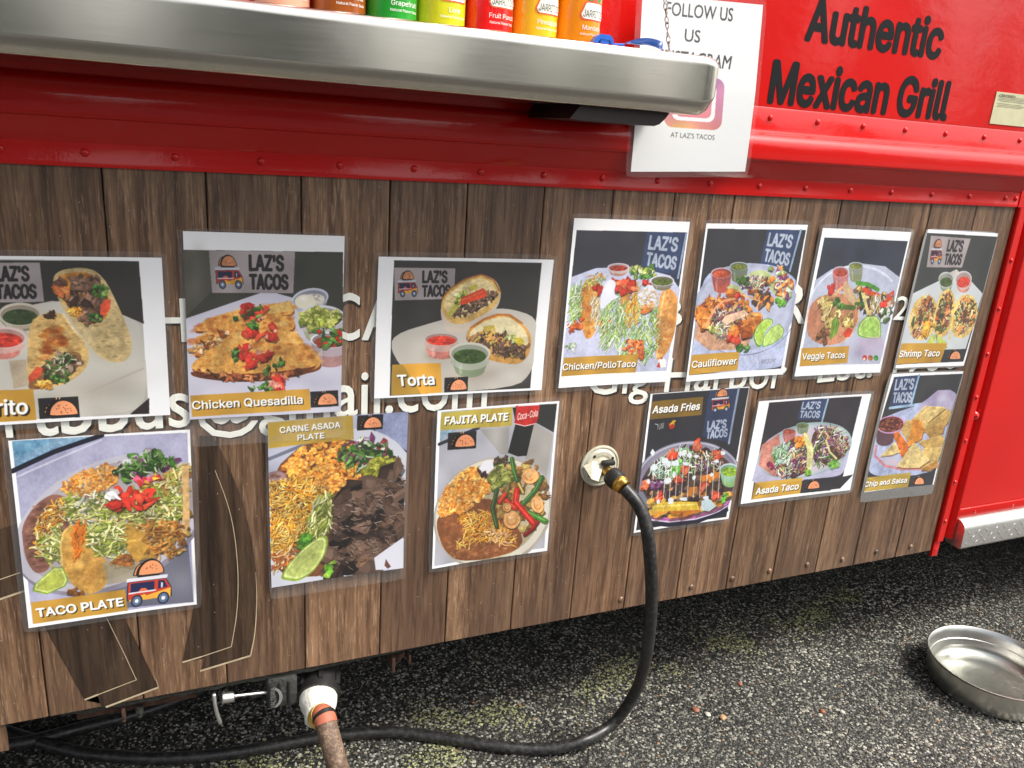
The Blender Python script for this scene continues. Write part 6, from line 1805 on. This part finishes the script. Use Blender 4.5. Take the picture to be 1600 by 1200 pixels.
A.poly([(595, 500), (612, 484), (660, 540), (690, 640), (680, 760), (650, 845), (620, 780), (636, 660)], (220, 214, 150)); A.line([(605, 496), (655, 560), (676, 660), (655, 830)], 8, (236, 232, 180)); A.bits([(600, 830), (660, 830), (640, 880)], 6, 24, [(130, 180, 60)])
A.caption([(165, 935), (590, 890), (566, 1030), (132, 1082)], 'Asada Taco', (168, 1040), (548, 992), (180, 984), bold=.045, g=(222, 176, 66), wedge=[(165, 935), (250, 990), (132, 1082)])
A.poly([(598, 908), (846, 884), (838, 1002), (566, 1030)], (60, 58, 66)); A.sh_taco((592, 1008), (148, -14), (16, -96), box=False)
laminated(A, 'menu_poster', 'laminated landscape poster lettered Asada Taco, in the lower row between fries and chips')

# ---- 13 chip and salsa
A = Art([(1396.2, 584.4), (1505.5, 578.6), (1453.7, 757), (1343.4, 767.5)], (1330, 570), 5.215, y=-.0050)
A.poly([(340, 96), (912, 68), (645, 975), (70, 1030)], (66, 66, 70)); A.sign([(342, 96), (540, 82), (478, 325), (310, 330)], light=False, van=False, txt=(.10, .92)); A.line([(546, 82), (482, 322)], 16, (140, 190, 226)); A.line([(310, 350), (560, 318)], 18, (150, 190, 226))
A.poly([(240, 440), (400, 370), (560, 320), (700, 205), (800, 200), (862, 240), (820, 420), (760, 640), (690, 830), (600, 895), (210, 910), (120, 860), (180, 660)], (172, 186, 232)); A.poly([(560, 320), (700, 205), (800, 200), (862, 250), (820, 420), (600, 330), (520, 380)], (178, 164, 204)); A.soft(740, 270, 60, 50, (206, 196, 226), .7)
A.line([(200, 660), (190, 740), (270, 820), (420, 850), (560, 845)], 18, (206, 140, 150)); A.soft(330, 790, 90, 50, (230, 190, 180), .6)
A.ell(318, 488, 118, 74, (206, 160, 200), -8); A.poly(np.r_[A.ring(318, 488, 112, 70, -8, 30, 0, PI), A.ring(270, 610, 70, 50, -8, 30, 0, PI)[::-1]], (110, 80, 90)); A.ell(316, 484, 104, 62, (110, 56, 44), -8); A.mottle(A.ring(316, 484, 95, 54, -8), 90, 12, [(150, 80, 60), (80, 36, 30), (190, 120, 90)], .8)
CH = [((214, 186, 120), [(500, 430), (600, 335), (760, 345), (805, 400), (700, 500), (560, 560)]), ((196, 164, 96), [(600, 500), (800, 360), (812, 440), (700, 560), (620, 540)]), ((222, 196, 130), [(560, 400), (640, 340), (770, 352), (620, 470)]), ((186, 148, 80), [(580, 520), (760, 480), (745, 555), (640, 600)]), ((206, 172, 104), [(400, 530), (450, 450), (490, 450), (500, 600), (450, 620)]), ((200, 166, 96), [(540, 630), (740, 570), (760, 660), (600, 680)]), ((216, 186, 116), [(580, 680), (740, 670), (690, 800), (620, 850), (560, 860)]), ((222, 150, 56), [(490, 440), (560, 450), (590, 520), (570, 600), (520, 630), (440, 680), (480, 560)]), ((214, 120, 40), [(340, 560), (380, 545), (450, 640), (460, 690), (430, 760), (400, 740), (370, 650)]), ((224, 200, 140), [(230, 745), (350, 630), (390, 710), (320, 735)]), ((228, 204, 142), [(365, 830), (500, 640), (525, 640), (635, 775), (550, 835), (450, 840)]), ((200, 150, 80), [(560, 850), (690, 780), (700, 820), (620, 862)])]
for c_, q in CH:
    A.poly(np.array(q) + (5, 9), (110, 74, 40), .7); A.poly(q, c_); A.mottle(q, 26, 14, [tuple(min(255, x * 1.1) for x in c_), tuple(x * .86 for x in c_)], .6); A.line(q[:3], 4, tuple(min(255, x * 1.15) for x in c_), .8)
A.caption([(112, 915), (484, 875), (454, 995), (74, 1028)], 'Chip and Salsa', (100, 990), (444, 956), (108, 950), bold=.045, g=(206, 176, 70), wedge=[(112, 915), (200, 960), (80, 1026)])
A.poly([(484, 905), (680, 855), (648, 975), (454, 995)], (64, 62, 68)); A.sh_taco((480, 982), (104, -6), (10, -76), box=False)
laminated(A, 'menu_poster', 'laminated poster lettered Chip and Salsa, lowest at the right with clear film below it', marg=(.008, .004, .003, .0235))

# ---- 14 instagram sheet hanging over the moulding
A = Art([(1003, -6), (1194, 2), (1168, 272.6), (991.2, 263.8)], (960, 80), 5.7125, y=-.0370)
A.a[:] = (236, 237, 236)
lx = lambda x, y: ((x - 960) * 5.7125, (y - 80) * 5.7125)
LG = (74, 74, 76)
A.text('FOLLOW US', lx(1043, 23), lx(1147, 33), lx(1045, 2), LG, bold=.012, sans=False); A.text('US', lx(1071, 64), lx(1095, 66.5), lx(1073, 45), LG, bold=.012, sans=False); A.text('INSTAGRAM', lx(1032, 98), lx(1141, 108), lx(1036, 77), LG, bold=.012, sans=False)
A.text("AT LAZ'S TACOS", (503, 766), (896, 793), (506, 722), (96, 96, 98), bold=.01, sans=False)
def rrect(cx, cy, hw, hh, r, rot=4):
    P_ = []
    for sx, sy, a0 in ((1, 1, 0), (-1, 1, PI / 2), (-1, -1, PI), (1, -1, 1.5 * PI)):
        for k in range(9):
            a = a0 + PI / 2 * k / 8; P_.append((cx + sx * (hw - r) + r * math.cos(a), cy + sy * (hh - r) + r * math.sin(a)))
    P_ = np.array(P_) - (cx, cy); c, s_ = math.cos(math.radians(rot)), math.sin(math.radians(rot))
    return np.stack([cx + P_[:, 0] * c - P_[:, 1] * s_, cy + P_[:, 0] * s_ + P_[:, 1] * c], 1)
rr = rrect(714, 460, 258, 232, 80)
A.setclip(rr)
for k in range(60):
    f = k / 59; yy = 220 + f * 500
    c0 = np.array((176, 130, 190)) * (1 - f) + np.array((232, 150, 140)) * f
    A.poly([(420, yy), (1010, yy), (1010, yy + 12), (420, yy + 12)], c0)
A.soft(600, 690, 170, 90, (240, 196, 120), .9); A.soft(960, 400, 80, 260, (206, 140, 170), .8)
A.setclip(None)
A.poly(rrect(714, 455, 190, 170, 62), (246, 244, 244)); A.poly(rrect(712, 452, 158, 140, 48), (222, 140, 150))
A.ell(712, 452, 92, 84, (246, 244, 244)); A.ell(712, 452, 58, 52, (222, 140, 150)); A.ell(830, 350, 16, 15, (246, 244, 244))
laminated(A, 'info_sheet', 'laminated white sheet lettered FOLLOW US hanging behind the end of the steel shelf', marg=(.010, .0075, .008, .0085), group=None, cat='notice', gain=.94,
          bend=lambda x, z: .006 * max(0, (z / .14)) if z > 0 else .004 * (z / .14) ** 2)
